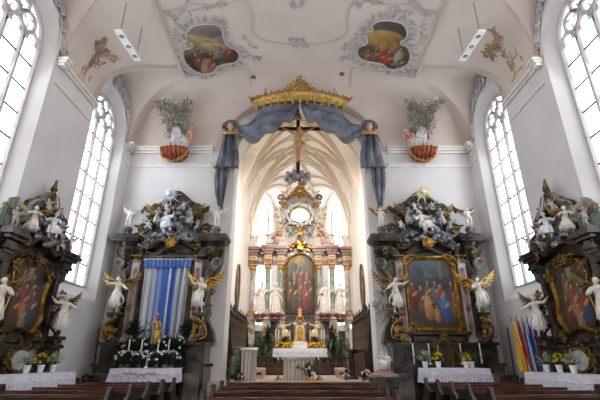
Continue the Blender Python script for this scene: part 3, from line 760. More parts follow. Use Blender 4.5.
def altar_cloth(loc, rz, hw, depth, ztop, drop, label, lace=.14, seed=0, group=None):
    r = empty('altar_cloth', loc, rz, 1, label, 'altar cloth', group)
    N = 64; mb = MB(); e = .03
    def prof(d0, d1, off, wav):
        rings = []
        path = [(-hw, -.02), (-hw, -depth), (hw, -depth), (hw, -.02)]
        P = []
        for (x0, y0), (x1, y1), k in zip(path[:-1], path[1:], (16, 60, 16)): P += [(x0+(x1-x0)*i/k, y0+(y1-y0)*i/k) for i in range(k)]
        P.append(path[-1])
        for zz, amp in ((d0, .0), ((d0+d1)/2, wav*.5), (d1, wav)):
            ring = []
            for i, (x, y) in enumerate(P):
                o = off+amp*(.5+.5*math.sin(i*.9+seed)); nx = (-1 if x <= -hw+1e-6 else (1 if x >= hw-1e-6 else 0)); ny = -1 if y <= -depth+1e-6 else 0
                zt = zz-(0.02*abs(math.sin(i*.55)) if zz == d1 else 0)
                ring.append((x+nx*o, y+ny*o, zt))
            rings.append(ring)
        return rings
    mb.loft(prof(ztop, ztop-drop, .0, .025), closed=False, cap=False)
    mb.box((0, -depth/2, ztop-.003), (2*hw, depth, .014)); mb.build('linen', cloth_white, r)
    l = MB(); l.loft(prof(ztop-drop*.45, ztop-drop-lace*.5, .02, .03), closed=False, cap=False)
    ln = mat('lace', '8f90a4', 'e6e6ee', 38, .9, contrast=(.42, .55)); l.build('lace_border', ln, r)
    return r
def candle(loc, h, label, stick=gold_old, hs=.3, group=None, r0=.02, lit=False):
    r = empty('candlestick', loc, 0, 1, label, 'candlestick', group)
    mb = MB(); mb.lathe([(.07, 0), (.075, .02), (.03, .05), (.018, .1), (.03, hs*.4), (.015, hs*.55), (.028, hs*.8), (.045, hs*.95), (.045, hs)], (0, 0, 0), 12); mb.build('stick', stick, r)
    c = MB(); c.cyl((0, 0, hs-.005), r0, h, 10); c.build('candle', wax, r); return r
SPIRAL = None
def putti_label(i, where): return ['small winged putto with raised arm', 'small seated putto leaning sideways', 'small flying putto with outstretched arms'][i % 3]+' '+where

def front_altar(s, side):
    """s = -1 left of the chancel arch, +1 right of it"""
    cx = 4.89 if s > 0 else -4.98; where = 'altar left of the chancel arch' if s < 0 else 'altar right of the chancel arch'
    R = empty('side_altar', (cx, Y_END-.01, 0), 0, 1, 'tall dark marble baroque side altar ' + ('framing a blue and white striped curtain' if s < 0 else 'framing a gold framed painting, beside the baptismal font'), 'side altar')
    W = lambda x, y, z: (cx+x, Y_END+y, z)
    mb = MB(); mb.box((0, -.55, .68), (3.6, 1.1, 1.36)); mb.box((0, -.62, .1), (3.9, 1.24, .2)); mb.box((0, -.6, 1.37), (3.75, 1.2, .08))
    for q in (-1, 1):
        mb.box((q*1.45, -.72, .72), (.75, 1.1, 1.3)); mb.box((q*1.45, -.74, 1.4), (.85, 1.2, .1))
    mb.build('plinth', marble_brown, R, smooth=False)
    for q in (-1, 1):
        p = MB(); p.box((q*1.45, -1.28, .75), (.5, .03, .8)); p.build('plinth_panel', marble_grey, R, smooth=False)
    mb = MB(); mb.box((0, -.45, 1.72), (3.3, .9, .62)); mb.box((0, -.5, 2.06), (3.55, 1.05, .09)); mb.box((0, -.47, 2.0), (3.4, .95, .05))
    for q in (-1, 1):
        mb.box((q*1.45, -.62, 1.73), (.62, .95, .62)); mb.box((q*1.45, -.66, 2.06), (.76, 1.08, .10))
        mb.box((q*1.45, -1.1, 1.73), (.4, .03, .4))
    mb.build('pedestal', marble_dark, R, smooth=False)
    # back slab and openings
    mb = MB(); mb.prism([(-1.4, 2.1), (-1.4, 5.0), (-1.62, 5.3), (-1.6, 5.8), (-1.15, 5.8), (-1.05, 5.3), (1.05, 5.3), (1.15, 5.8), (1.6, 5.8), (1.62, 5.3), (1.4, 5.0), (1.4, 2.1)], -.02, -.42); mb.build('back_slab', marble_brown, R, smooth=False)
    for q in (-1, 1):
        pl = MB(); pl.box((q*1.17, -.52, 3.6), (.26, .26, 2.9)); pl.box((q*1.17, -.54, 2.2), (.34, .34, .18)); o = pl.build('pilaster', marble_pale, R, smooth=False)
        k = MB(); curly(k, (q*1.17, -.68, 5.05), .14, 3+q, 6, w=.022); k.box((q*1.17, -.56, 5.2), (.36, .36, .05)); k.build('capital', gold_old, o)
        p2 = MB(); p2.box((q*1.17, -.665, 3.6), (.14, .02, 2.3)); p2.build('panel', marble_red, o, smooth=False)
        # outer buttress with volutes
        bb = MB()
        out = [(1.38, 2.1), (1.95, 2.1), (1.86, 2.5), (1.62, 2.95), (1.58, 3.6), (1.66, 4.3), (1.92, 4.8), (1.98, 5.1), (1.38, 5.1)]
        bb.prism([(q*x, z) for x, z in (out if q > 0 else out[::-1])], -.04, -.5); bb.build('buttress', marble_dark, R, smooth=False)
        v = MB(); tl = smoothpath([(q*1.5, -.55, 3.3), (q*1.62, -.58, 3.9), (q*1.55, -.6, 4.4), (q*1.8, -.6, 4.75)], 5)
        v.scroll((q*1.86, -.6, 4.95), .2, 1.5, -q, -PI/2, .085, 'xz', tail=tl, seg=8); v.scroll((q*1.68, -.6, 3.1), .16, 1.3, q, PI/2, .07, seg=8)
        v.build('volute', marble_grey, R)
        g = MB(); curly(g, (q*1.62, -.64, 4.62), .15, 11+q, 6, w=.02); g.scroll((q*1.6, -.66, 4.35), .12, 1.3, q, 0, .02); curly(g, (q*1.78, -.5, 3.9), .15, 14+q, 6, w=.02); curly(g, (q*1.66, -.6, 3.35), .16, 15+q, 6, w=.02); curly(g, (q*1.17, -.72, 4.2), .12, 16+q, 6, w=.016); curly(g, (q*1.17, -.72, 3.3), .12, 17+q, 6, w=.016); g.build('gilt_ornament', gold_old, R, split=True)
        w_ = MB(); curly(w_, (q*1.98, -.35, 3.35), .26, 25+q, 9, w=.03); w_.cut(); w_.scroll((q*2.02, -.35, 2.95), .2, 1.4, q, PI/2, .035); w_.cut(); w_.scroll((q*1.95, -.35, 3.8), .17, 1.4, -q, 0, .03); 
        if s > 0: w_.build('side_scrollwork', statue_grey, R, split=True)
        s2 = MB(); curly(s2, (q*1.67, -.80, 5.35), .13, 27+q, 7, w=.024); curly(s2, (q*1.0, -.5, 5.62), .16, 28+q, 7, w=.024); s2.build('gilt_rosette', gold_old, R, split=True)
        # console under the angel: curved gilded scroll bracket
        c = MB(); tl = smoothpath([(q*1.25, -1.05, 2.12), (q*1.62, -1.15, 2.35), (q*1.6, -1.1, 2.65), (q*1.38, -1.05, 2.8)], 5)
        c.tube(tl, [.14]*5+[.11]*5+[.1]*6, 9); c.scroll((q*1.52, -1.05, 2.92), .16, 1.3, q, PI, .07, seg=8); c.box((q*1.46, -1.0, 3.04), (.46, .42, .08)); c.box((q*1.46, -.6, 2.55), (.3, .7, .85))
        c.build('angel_console', marble_dark, R)
        g = MB(); curly(g, (q*1.5, -1.2, 2.42), .26, 21+q, 9, w=.028); g.scroll((q*1.52, -1.14, 2.9), .15, 1.4, q, PI, .025)
        g.tube(smoothpath([(q*1.3, -1.22, 2.15), (q*1.78, -1.22, 2.3), (q*1.68, -1.22, 2.7), (q*1.3, -1.2, 2.95)], 6), .022, 6); g.build('console_gilding', gold, R, split=True)
        # entablature block with its far projecting top slab
        e = MB(); x = q*1.67
        e.lathe([(.10, 4.95), (.2, 5.06), (.34, 5.28), (.41, 5.42), (.30, 5.5), (.29, 5.6), (.42, 5.74)], (x, -.42, 0), 20, sy=.85)
        for zz, hw, dd in ((5.80, .50, .80), (5.88, .55, .86), (5.95, .50, .8)):
            e.box((x, -dd/2-.1, zz), (hw*2, dd, .13), top=1.0 if zz < 5.6 else 1.04)
        e.box((x, -.22, 5.45), (.62, .4, .85)); e.build('entablature', marble_dark, R, smooth=False)
        for zz, hw in ((5.46, .40), (5.56, .31)):
            gl = MB(); gl.lathe([(hw, -.012), (hw+.01, 0), (hw, .012)], (x, -.42, zz), 20, sy=.85); gl.build('gilt_fillet', gold_old, R, smooth=False)
        pd = MB(); pd.lathe([(.26, 0), (.2, .06), (.13, .1), (.16, .2), (.2, .26), (.15, .3), (.15, .36)], (q*1.72, -.6, 6.0), 12); curly(pd, (q*1.72, -.75, 6.15), .14, 5+q, 6, w=.03); pd.build('corner_pedestal', marble_grey, R)
        # rising broken pediment
        t = MB(); P = smoothpath([(q*1.45, -.4, 6.02), (q*1.2, -.42, 5.72), (q*.85, -.45, 5.62), (q*.5, -.5, 5.8), (q*.22, -.5, 5.98)], 6)
        t.tube(P, .13, 8); t.tube([p+Vector((0, -.06, .12)) for p in P], .07, 8); t.build('pediment', marble_dark, R)
        # volute flanking the gable
        t = MB(); tl = smoothpath([(q*.72, -.3, 7.1), (q*1.05, -.3, 6.9), (q*.92, -.3, 6.55), (q*1.1, -.3, 6.25)], 5)
        t.scroll((q*1.22, -.32, 6.42), .2, 1.4, q, -PI/2, .08, tail=tl, seg=8); t.tube(smoothpath([(q*.5, -.28, 7.15), (q*.85, -.28, 7.35), (q*1.1, -.28, 7.15), (q*1.3, -.28, 7.25), (q*1.42, -.28, 7.05)], 5), [.1]*10+[.09]*6+[.05]*5, 8)
        t.build('gable_volute', mat('green_marble_dark', '1f2a22', '3d4a3c', 3, .4), R)
        g = MB(); g.tube(smoothpath([(q*.5, -.36, 7.24), (q*.85, -.36, 7.44), (q*1.1, -.36, 7.24), (q*1.3, -.36, 7.32), (q*1.45, -.34, 7.1)], 5), .025, 6); curly(g, (q*.98, -.42, 6.75), .18, 31+q, 7, w=.024)
        g.leafshape((q*1.1, -.4, 6.3), (q*1.5, -.5, 6.05), .16); g.leafshape((q*1.25, -.42, 6.4), (q*1.62, -.42, 6.5), .14); g.build('gable_gilding', gold_old, R, split=True)
    # straight entablature behind and curved canopy of the gable
    mb = MB(); mb.tube(smoothpath([(-1.2, -.3, 5.72), (-.9, -.34, 5.42), (-.5, -.38, 5.34), (0, -.42, 5.55), (.5, -.38, 5.34), (.9, -.34, 5.42), (1.2, -.3, 5.72)], 6), .06, 8); mb.build('curved_frieze', marble_brown, R)
    mb = MB()
    out = smoothpath([(-1.12, 0, 5.25), (-1.15, 0, 5.8), (-.95, 0, 6.2), (-.92, 0, 6.5), (-1.0, 0, 6.95), (-.72, 0, 7.4), (-.3, 0, 7.62), (0, 0, 7.78), (.3, 0, 7.62), (.72, 0, 7.4), (1.0, 0, 6.95), (.92, 0, 6.5), (.95, 0, 6.2), (1.15, 0, 5.8), (1.12, 0, 5.25)], 5)
    mb.prism([(p.x, p.z) for p in out], -.02, -.26, scale1=.94); mb.build('gable', marble_dark, R, angle=50)
    mb = MB(); mb.tube([Vector((p.x*1.02, -.26, p.z)) for p in out[12:-12]], .085, 8)
    mb.tube(smoothpath([(-.62, -.3, 7.42), (-.3, -.36, 7.72), (0, -.38, 7.9), (.3, -.36, 7.72), (.62, -.3, 7.42)], 6), .09, 8)
    mb.build('gable_cornice', mat('green_marble_dark', '1f2a22'), R)
    # cloud relief with cherub heads
    mb = MB(); cloud(mb, (0, -.3, 6.55), .55, .5, .25, 26, 3+s, .15); cloud(mb, (0, -.3, 6.0), .8, .2, .3, 26, 5+s, .12)
    for i, (x, z) in enumerate(((-.6, 6.05), (-.28, 5.88), (.3, 5.9), (.62, 6.1), (-.85, 5.85), (.85, 5.85), (-.62, 6.75), (.6, 6.8), (.25, 7.15), (-.2, 7.2))): cherub_head(mb, (x, -.62, z), .085)
    link('cloud_relief', remeshed(mb, .022, 'cloud', 1), cloud_grey, R)
    g = MB(); starburst(g, (0, -.34, 7.0), .25, .72, 22, .035); g.build('gable_rays', gold_old, R)
    # star of rays above
    g = MB(); sx = -.18*s*0; sz = 7.88 if s > 0 else 7.78; sx = .08 if s > 0 else -.3; starburst(g, (sx, -.48, sz), .06, .54, 18, .042); g.sphere((sx, -.53, sz), .10, seg=10); g.tube([(sx, -.45, sz), (sx, -.2, sz-.15)], .03); g.build('star_of_rays', mat('pale_gilding', 'c9b88a', 'efe6c8', 6, .4, .4) if s > 0 else silver, R)
    # gold cartouche over the painting
    g = MB(); g.lathe([(.02, -.2), (.15, -.14), (.2, 0), (.15, .16), (.02, .22)], (0, -.62, 5.72), 12, sx=1, sy=.5); curly(g, (0, -.68, 5.72), .24, 8, 9, w=.03); g.build('cartouche', gold, R)
    # opening of the altar: painting or curtain
    z0, z1, hw = 2.5, 5.18, .96
    ol = [(-hw, z0+.12), (-hw+.12, z0), (hw-.12, z0), (hw, z0+.12), (hw, z1-.32), (hw-.12, z1-.2), (hw-.28, z1-.02), (hw-.34, z1+.02), (-hw+.34, z1+.02), (-hw+.28, z1-.02), (-hw+.12, z1-.2), (-hw, z1-.32)]
    if s > 0:
        f = frame_loft(ol, .13, .16, -.44); f.build('picture_frame', gold, R)
        g = MB()
        for q in (-1, 1):
            curly(g, (q*(hw-.08), -.6, z1-.16), .16, 41+q, 7, w=.026); curly(g, (q*(hw-.1), -.6, z0+.1), .17, 51+q, 7, w=.026)
            g.tube(smoothpath([(q*.5, -.6, z1+.02), (q*.7, -.6, z1+.08), (q*.95, -.6, z1-.05), (q*1.03, -.6, z1-.3)], 5), .03, 6)
        g.build('frame_corner_ornament', gold, R, split=True)
        st = [(.5, .88, .6, .2, 0, '5c6670'), (.72, .82, .05, .28, 0, '6e6658'), (.86, .8, .04, .3, 0, '585044'), (.2, .75, .2, .16, .3, '4a5058'), (.5, .62, .5, .1, 0, '3a3a3c'), (.5, .1, .6, .1, 0, '463626')]
        for x, y, sc, rb, r2 in ((.12, .45, 1.0, '8e2f2a', '6a2420'), (.28, .40, 1.0, '5a2a26', '7a4432'), (.42, .50, .8, '6a5038', None), (.40, .32, 1.0, 'b88a56', 'a87440'), (.56, .50, .8, '4a5a66', None), (.66, .42, 1.0, '8a3a34', '35507a'), (.72, .30, 1.1, '3f6a9c', '2c5082'), (.88, .46, 1.0, '56402e', None), (.90, .32, .8, '7a5a3e', None), (.55, .22, .6, 'a07a52', None)):
            st += person_strokes(x, y, sc, rb, robe2=r2)
        me = picture_mesh(ol and [((x+hw)/(2*hw), (z-z0)/(z1-z0+.02)) for x, z in ol], 56, 78, st, lambda u, v: (-hw+2*hw*u, -.47, z0+(z1-z0+.02)*v), '3a4450', '4a3626', 4)
        link('painting', me, paint, R, smooth=False)
        mb = MB(); mb.box((0, -.65, 2.22), (1.9, .35, .16)); mb.box((0, -.7, 2.42), (2.2, .3, .1)); mb.build('sill', marble_brown, R, smooth=False)
    else:
        f = frame_loft(ol, .09, .12, -.44); f.build('niche_frame', gold_old, R)
        n = MB(); n.box((0, -.46, 3.7), (1.75, .04, 2.9)); n.build('niche_back', marble_dark, R, smooth=False)
    # angels beside the opening
    return R, W
SIDE = {}
for s, side in ((-1, 'left'), (1, 'right')):
    R, W = front_altar(s, side); SIDE[s] = R
    wh = 'left' if s < 0 else 'right'
    what = 'striped curtain altar' if s < 0 else 'rectangular painting altar'
    statue('angel_statue', 'angel_a', W(-1.50, -1.12, 3.08), 1.22, statue_white, 'white angel with spread gilded wings on left bracket of the '+what, 'angel statue', rz=.15, mirror=(s > 0), wings=gold_old, wscale=.9, group='white angels flanking the side altars')
    statue('angel_statue', 'angel_b', W(1.46, -1.12, 3.08), 1.22, statue_white, 'white angel with gilded wings on right bracket of the '+what, 'angel statue', rz=-.15, mirror=(s < 0), wings=gold, wscale=.95, group='white angels flanking the side altars')
    for q in (-1, 1):
        statue('putto_statue', 'putto_stand', W(q*1.72, -.6, 6.355), .78, statue_white, 'white putto standing on the %s cornice corner of the %s' % ('left' if q < 0 else 'right', what), 'putto statue', mirror=q > 0, wings=statue_white if s < 0 else gold_old, wscale=.8, group='white putti on the side altar cornices')
    statue('god_father_statue' if False else 'seated_saint_statue', 'seated', W(0, -.72, 6.02), 1.25, statue_white if s > 0 else silver, 'pale seated figure among clouds in the gable of the '+what, 'statue', rz=.1*s, mirror=s < 0, tilt=-.28)
    statue('angel_statue', 'angel_knee', W(-.62, -.62, 6.45), .85, statue_grey, 'grey kneeling angel at the left of the gable group on the '+what, 'angel statue', rz=.5, wings=gold_old, wscale=.9)
    statue('angel_statue', 'angel_knee', W(.66, -.62, 6.42), .85, statue_grey, 'grey kneeling angel at the right of the gable group on the '+what, 'angel statue', rz=-.5, mirror=True, wings=gold_old, wscale=.9)
    for i, (x, z, k, h) in enumerate(((-.33, 6.95, 'putto_fly', .5), (.36, 7.02, 'putto_sit', .5), (-.95, 6.22, 'putto_sit', .5), (.98, 6.2, 'putto_fly', .5))):
        statue('putto_statue', k, W(x, -.62, z), h, statue_grey if i % 2 else statue_white, ['small putto flying high left of the seated figure', 'small putto sitting high right of the seated figure', 'small putto sitting low on the left gable slope', 'small putto leaning on the right gable slope'][i]+', '+what, 'putto statue', rz=.4*(-1)**i, mirror=bool(i % 2), wings=gold_old, wscale=.7, group='putti of the side altar gables')
    # mensa, cloth
    yt = 13.95
    altar_table((s*4.72, yt, 0), 0, .90, 1.02, 1.29, marble_dark, 'dark marble altar table under the cloth of the '+what)
    altar_cloth((s*4.72, yt+.01, 0), 0, .93, 1.06, 1.315, .33, 'white lace altar cloth on the table of the '+what, seed=s)
    stp = MB(); stp.box((s*4.87, 13.9, .08), (3.9, 2.9, .14)); struct(stp.build('floor_altar_step_'+side, step_m, smooth=False))

# tabernacle, pots and candles of the right altar
R = SIDE[1]
T = empty('gilded_relic_shrine', (4.93, 14.55, 2.11-.75), 0, 1, 'gold scroll framed shrine standing below the rectangular painting', 'shrine')
ol = [(-.26, .12), (-.2, .0), (.2, 0), (.26, .12), (.26, .62), (.18, .8), (0, .88), (-.18, .8), (-.26, .62)]
mb = MB(); mb.prism(ol, .12, -.02); mb.build('shrine_body', marble_brown, T, smooth=False)
f = frame_loft(ol, .05, .08, 0); f.build('shrine_frame', gold, T)
g = MB()
for q in (-1, 1):
    for k in range(5): curly(g, (q*(.36+.03*math.sin(k*2)), -.03, .08+.17*k), .10, 60+k, 5, w=.017)
curly(g, (0, -.05, .95), .15, 70, 7, w=.02); curly(g, (0, -.05, .0), .1, 71, 5, w=.02); g.build('scroll_ornament', gold_old, T, split=True)
for i, (x, lab) in enumerate(((3.78, 'white candle at the far left on the painting altar step'), (4.35, 'white candle just left of the gold shrine'), (5.42, 'white candle just right of the gold shrine'), (6.02, 'white candle at the far right on the painting altar step'))):
    candle((x, 14.28 if abs(x-4.9) > 1 else 14.42, 1.41), .35, lab, silver, .32, 'candles on the right side altar')
def pot_plant(loc, label, flower=None, seed=0, rx=.2, rz=.3, m=leaf, n=60, group=None, pr=.09):
    r = bush('potted_plant', loc, rx, rz, n, m, label, 'potted plant', .05, .15, seed, True, (pot_white, pr, .18), group)
    if flower: blooms(r, 22, rx*.9, rz*.95, flower, .04, seed, .14)
    return r
GP = 'potted plants on the painting altar'
pot_plant((3.98, 13.75, 1.33), 'green and white leaved plant at the left end of the painting altar table', None, 1, .26, .36, leaf_pale, 90, GP)
pot_plant((4.32, 13.5, 1.33), 'yellow flowers in a white pot left of the shrine', petal_yellow, 2, .2, .3, group=GP)
pot_plant((5.18, 13.5, 1.33), 'yellow flowers in a white pot right of the shrine', petal_yellow, 3, .17, .28, group=GP)
pot_plant((5.46, 13.75, 1.33), 'green plant at the right end of the painting altar table', None, 4, .22, .34, group=GP)

# curtain, madonna and flower bank of the left altar
CUR = empty('striped_curtain', (-4.98, Y_END-.52, 0), 0, 1, 'blue, white and grey striped curtain hanging in the left side altar', 'curtain')
cols = ['9aa2ac', 'd8dade', '8b939e', 'c9ccd2', '3f63ad', '8fa6d4', '3558a8', '4c6fb8', 'c9d2e6', '3a5cab', '6f8ac6', 'b9bdc4', '7d8590', 'cfd1d6', '959ca6']
n = len(cols)
for k, h in enumerate(cols):
    mb = MB(); x0, x1 = -.86+1.72*k/n, -.86+1.72*(k+1)/n
    def fn(u, v, x0=x0, x1=x1):
        x = x0+(x1-x0)*u; z = 2.25+2.75*v; gather = .80+.2*v if True else 1
        return (x*(gather+.12*(1-v)), -.05+.045*math.sin(x*26)+.05*(1-v)*math.sin(x*9), z)
    mb.grid(6, 16, fn); o = mb.build('curtain_stripe', mat('curtain_'+h, h, h, 5, .85), CUR)
    sol = o.modifiers.new('thickness', 'SOLIDIFY'); sol.thickness = .008
mb = MB(); mb.grid(90, 5, lambda u, v: (-.9+1.8*u, -.11+.03*math.sin(u*75), 4.78+.30*v-.03*abs(math.sin(u*28))*(1-v))); o = mb.build('valance', mat('curtain_valance', '3d5fa8', '6480c0', 14, .8), CUR)
sol = o.modifiers.new('thickness', 'SOLIDIFY'); sol.thickness = .01
mb = MB(); mb.tube([(-.92, -.1, 5.08), (.92, -.1, 5.08)], .025, 8); mb.build('curtain_rod', silver, CUR)
mb = MB(); mb.box((-4.87, Y_END-.75, 2.13), (1.8, .5, .10)); 
PED = empty('display_pedestal', (-4.82, 14.05, 1.33), 0, 1, 'dark stepped stand among the flowers of the curtain altar', 'stand')
mb = MB(); mb.box((0, .0, .14), (2.0, .5, .28)); mb.box((0, .12, .42), (1.2, .3, .3)); mb.box((0, .15, .62), (.4, .26, .12)); mb.build('stand_body', wood_black, PED, smooth=False)
M_ = statue('madonna_statue', 'saint_b', (-4.84, 14.18, 2.01), .92, gold_matt, 'small gilded crowned madonna statue amid flowers before the striped curtain', 'statue', rz=.1)
hl = MB(); hl.lathe([(.01, .0), (.10, .01), (.13, .1), (.09, .14), (.05, .2), (.01, .24)], (-.07, -.06, 1.76), 10); hl.sphere((.04, -.28, 1.2), .08, seg=8); hl.tube([(.04, -.28, 1.2), (.05, -.3, .95)], [.06, .09]); hl.build('crown_and_child', flesh, M_)
rnd = random.Random(5)
spots = [(-5.75, 13.45), (-5.45, 13.3), (-5.1, 13.42), (-4.75, 13.3), (-4.4, 13.42), (-4.05, 13.3), (-3.82, 13.5), (-5.65, 13.85), (-4.0, 13.85)]
names = ['at the left corner', 'second from the left corner', 'left of the middle', 'in front of the middle', 'right of the middle', 'second from the right corner', 'at the right corner', 'at the rear left', 'at the rear right']
for i, (x, y) in enumerate(spots):
    x = -4.72+(x+4.72)*.80
    r = bush('flower_arrangement', (x, y, 1.33), .28, .36, 190, leaf_dark if i % 2 else leaf, 'green and white flower arrangement %s of the curtain altar table' % names[i], 'flowers', .05, .17, 40+i, True, (marble_grey, .08, .10), 'flower bank on the curtain altar')
    blooms(r, 15, .27, .36, petal_white, .034, 50+i, .12)
for i, (x, y, z, lab) in enumerate(((-5.25, 14.0, 1.61, 'left on the stand beside the small madonna'), (-4.45, 14.0, 1.61, 'right on the stand beside the small madonna'), (-5.62, 14.05, 1.61, 'at the left end of the stand'), (-4.0, 14.05, 1.61, 'at the right end of the stand'))):
    r = bush('flower_arrangement', (x, y, z), .29, .55, 210, leaf_dark, 'tall dark green bouquet with white blossoms '+lab, 'flowers', .05, .2, 70+i, True, (marble_grey, .08, .14), 'tall bouquets behind the curtain altar table')
    blooms(r, 12, .25, .55, petal_white, .036, 80+i, .12)
for i, x in enumerate((-5.6, -5.12, -4.5, -4.1)):
    candle((-4.72+(x+4.72)*.85, 13.62, 1.33), .5, 'tall white candle %s among flowers on the curtain altar' % ['far left', 'left of the madonna', 'right of the madonna', 'far right'][i], silver, .35, 'candles among the flowers')
for q in (-1, 1): 
    bush('evergreen_bouquet', (-4.87+q*.95, 14.75, 2.11), .35, .7, 170, leaf_dark, 'dark evergreen bouquet at the %s foot of the striped curtain' % ('left' if q < 0 else 'right'), 'flowers', .05, .2, 90+q, True, (marble_grey, .1, .16))
# writing ribbon on the cloth of the left altar and the small standing crucifix in front
cr = empty('standing_crucifix', (-4.62, 13.02, 1.33), 0, 1, 'small white crucifix standing at the front edge of the curtain altar', 'crucifix')
mb = MB(); mb.lathe([(.07, 0), (.05, .03), (.015, .06), (.015, .1)], (0, 0, 0), 10); mb.box((0, 0, .25), (.03, .02, .34)); mb.box((0, 0, .33), (.17, .02, .03)); mb.build('cross', silver, cr)
rib = MB(); rib.grid(60, 1, lambda u, v: (-.5+1.0*u, -1.115, 1.16+.035*v+.02*math.sin(u*9)+.02*math.sin(u*37)))
o = rib.build('embroidered_line', mat('embroidery', 'b08a80', 'c9a79c', 20, .9), [x for x in bpy.data.objects if x.name == 'altar_cloth'][0]); o['label'] = 'reddish embroidered line'
o.modifiers.new('t', 'SOLIDIFY').thickness = .004
# ------------------------------------------------------------------ side altars on the long walls
def wall_altar(s):
    ny = 'left' if s < 0 else 'right'; YC = 10.45; ZK = .94
    f = -s                                   # local x of the far (east) side
    R = empty('side_altar', (s*(NAVE_X-.01), YC, 0), -s*PI/2, 1, 'dark carved baroque altar with a wavy gold framed painting on the %s nave wall' % ny, 'side altar')
    R.scale = (1, 1, ZK)
    W = lambda x, y, z: (s*(NAVE_X-.01+y), YC+x, z*ZK)
    X = lambda x: x*f
    mb = MB(); mb.box((0, -.28, .62), (2.7, .55, 1.24)); mb.box((0, -.3, .1), (2.9, .6, .2)); mb.build('plinth', marble_brown, R, smooth=False)
    mb = MB(); mb.box((0, -.25, 1.6), (2.5, .5, .75)); mb.box((0, -.28, 2.0), (2.75, .56, .09)); mb.box((0, -.28, 1.26), (2.7, .56, .07))
    for q in (-1, 1): mb.box((q*1.2, -.36, 1.62), (.5, .56, .72)); mb.box((q*1.2, -.38, 2.02), (.6, .64, .09))
    mb.build('pedestal', marble_dark, R, smooth=False)
    out = smoothpath([(-1.0, 0, 2.05), (-1.08, 0, 2.7), (-.95, 0, 3.3), (-1.0, 0, 3.9), (-1.12, 0, 4.35), (0, 0, 4.5), (1.12, 0, 4.35), (1.0, 0, 3.9), (.95, 0, 3.3), (1.08, 0, 2.7), (1.0, 0, 2.05)], 4)
    mb = MB(); mb.prism([(p.x, p.z) for p in out], -.01, -.26, scale1=.97); mb.build('back_slab', marble_dark, R, angle=50)
    # painting in a wavy frame
    zc = 3.28; ol = []
    N = 48
    for i in range(N):
        a = 2*PI*i/N; x = .78*math.copysign(abs(math.cos(a))**.62, math.cos(a)); z = .95*math.copysign(abs(math.sin(a))**.70, math.sin(a))
        k = 1+.06*math.cos(4*a+PI)-.05*math.cos(8*a); ol.append((x*k, zc+z*k))
    fr = frame_loft(ol, .06, .12, -.27); fr.build('picture_frame', gold, R)
    fr = frame_loft([(x*1.09, zc+(z-zc)*1.08) for x, z in ol], .08, .09, -.26); fr.build('outer_moulding', marble_dark, R)
    st = [(.5, .85, .6, .2, 0, '3a3730'), (.5, .1, .6, .12, 0, '2c2218')]
    for x, y, sc, rb, r2 in ((.35, .66, 1.0, '6a4a38', '7a5a44'), (.62, .62, 1.0, '4a4436', '5e5140'), (.48, .42, 1.3, '7a4230', '93603e'), (.28, .30, 1.2, '4b3c2c', '5a3426'), (.70, .34, 1.3, '8a2f28' if s > 0 else '6e4030', '34465e'), (.52, .2, 1.0, '8a6a4c', None), (.5, .86, .8, '8d7a5c', None)):
        st += person_strokes(x, y, sc, rb, robe2=r2)
    xs = [p[0] for p in ol]; zs = [p[1] for p in ol]; x0, x1, z0, z1 = min(xs), max(xs), min(zs), max(zs)
    me = picture_mesh([((x-x0)/(x1-x0), (z-z0)/(z1-z0)) for x, z in ol], 48, 60, st, lambda u, v: (x0+(x1-x0)*u, -.30, z0+(z1-z0)*v), '34332e', '3a2a1e', 9+s)
    link('painting', me, paint, R, smooth=False)
    g = MB(); curly(g, (0, -.38, 4.30), .20, 77, 9, w=.024)
    for q in (-1, 1): curly(g, (q*.72, -.36, 3.95), .2, 80+q, 8, w=.026); curly(g, (q*.3, -.36, 4.28), .15, 84+q, 6, w=.022); curly(g, (q*.7, -.36, 2.3), .18, 87+q, 7, w=.026)
    g.build('frame_ornament', gold_old, R, split=True)
    # lower shrine
    ol2 = [(.42*math.cos(2*PI*i/24), 1.66+.3*math.sin(2*PI*i/24)) for i in range(24)]
    fr = frame_loft(ol2, .06, .1, -.52); fr.build('shrine_frame', gold_old, R)
    mb = MB(); mb.prism([(x*.9, 1.66+(z-1.66)*.9) for x, z in ol2], -.5, -.54); mb.build('shrine_glass', silver, R, smooth=False)
    g = MB()
    for k in range(10): a = 2*PI*k/10; curly(g, (.52*math.cos(a), -.54, 1.66+.37*math.sin(a)), .12, 90+k, 5, w=.018)
    g.build('shrine_scrolls', gold_old, R, split=True)
    for q in (-1, 1):
        # console carrying the angel
        c = MB(); tl = smoothpath([(q*1.05, -.42, 2.06), (q*1.38, -.46, 2.12), (q*1.45, -.46, 2.4), (q*1.2, -.44, 2.6), (q*1.25, -.42, 2.9)], 5)
        c.tube(tl, [.11]*10+[.085]*11, 9); c.scroll((q*1.32, -.42, 3.02), .15, 1.3, q, PI, .06, seg=8); c.build('side_console', marble_dark, R)
        p = MB(); p.box((q*1.32, -.5, 2.26), (.42, .4, .10)); p.lathe([(.05, -.3), (.16, -.05), (.18, 0)], (q*1.32, -.5, 2.22), 10); p.build('angel_bracket', marble_brown, R)
        g = MB(); curly(g, (q*1.35, -.58, 2.15), .2, 101+q, 8, w=.024); curly(g, (q*1.2, -.5, 3.5), .17, 103+q, 7, w=.02); g.build('console_gilding', gold_old, R, split=True)
        pl = MB(); pl.prism([(q*.98, 2.06), (q*1.22, 2.06), (q*1.14, 3.0), (q*1.2, 3.9), (q*1.3, 4.3), (q*.98, 4.3)][::q], -.02, -.38); pl.build('pilaster', marble_brown, R, smooth=False)
        e = MB()
        for zz, hw, dd in ((4.22, .17, .46), (4.32, .22, .52), (4.44, .19, .48), (4.56, .28, .58), (4.65, .36, .68), (4.73, .32, .64)): e.box((q*1.22, -dd/2, zz), (hw*2, dd, .11))
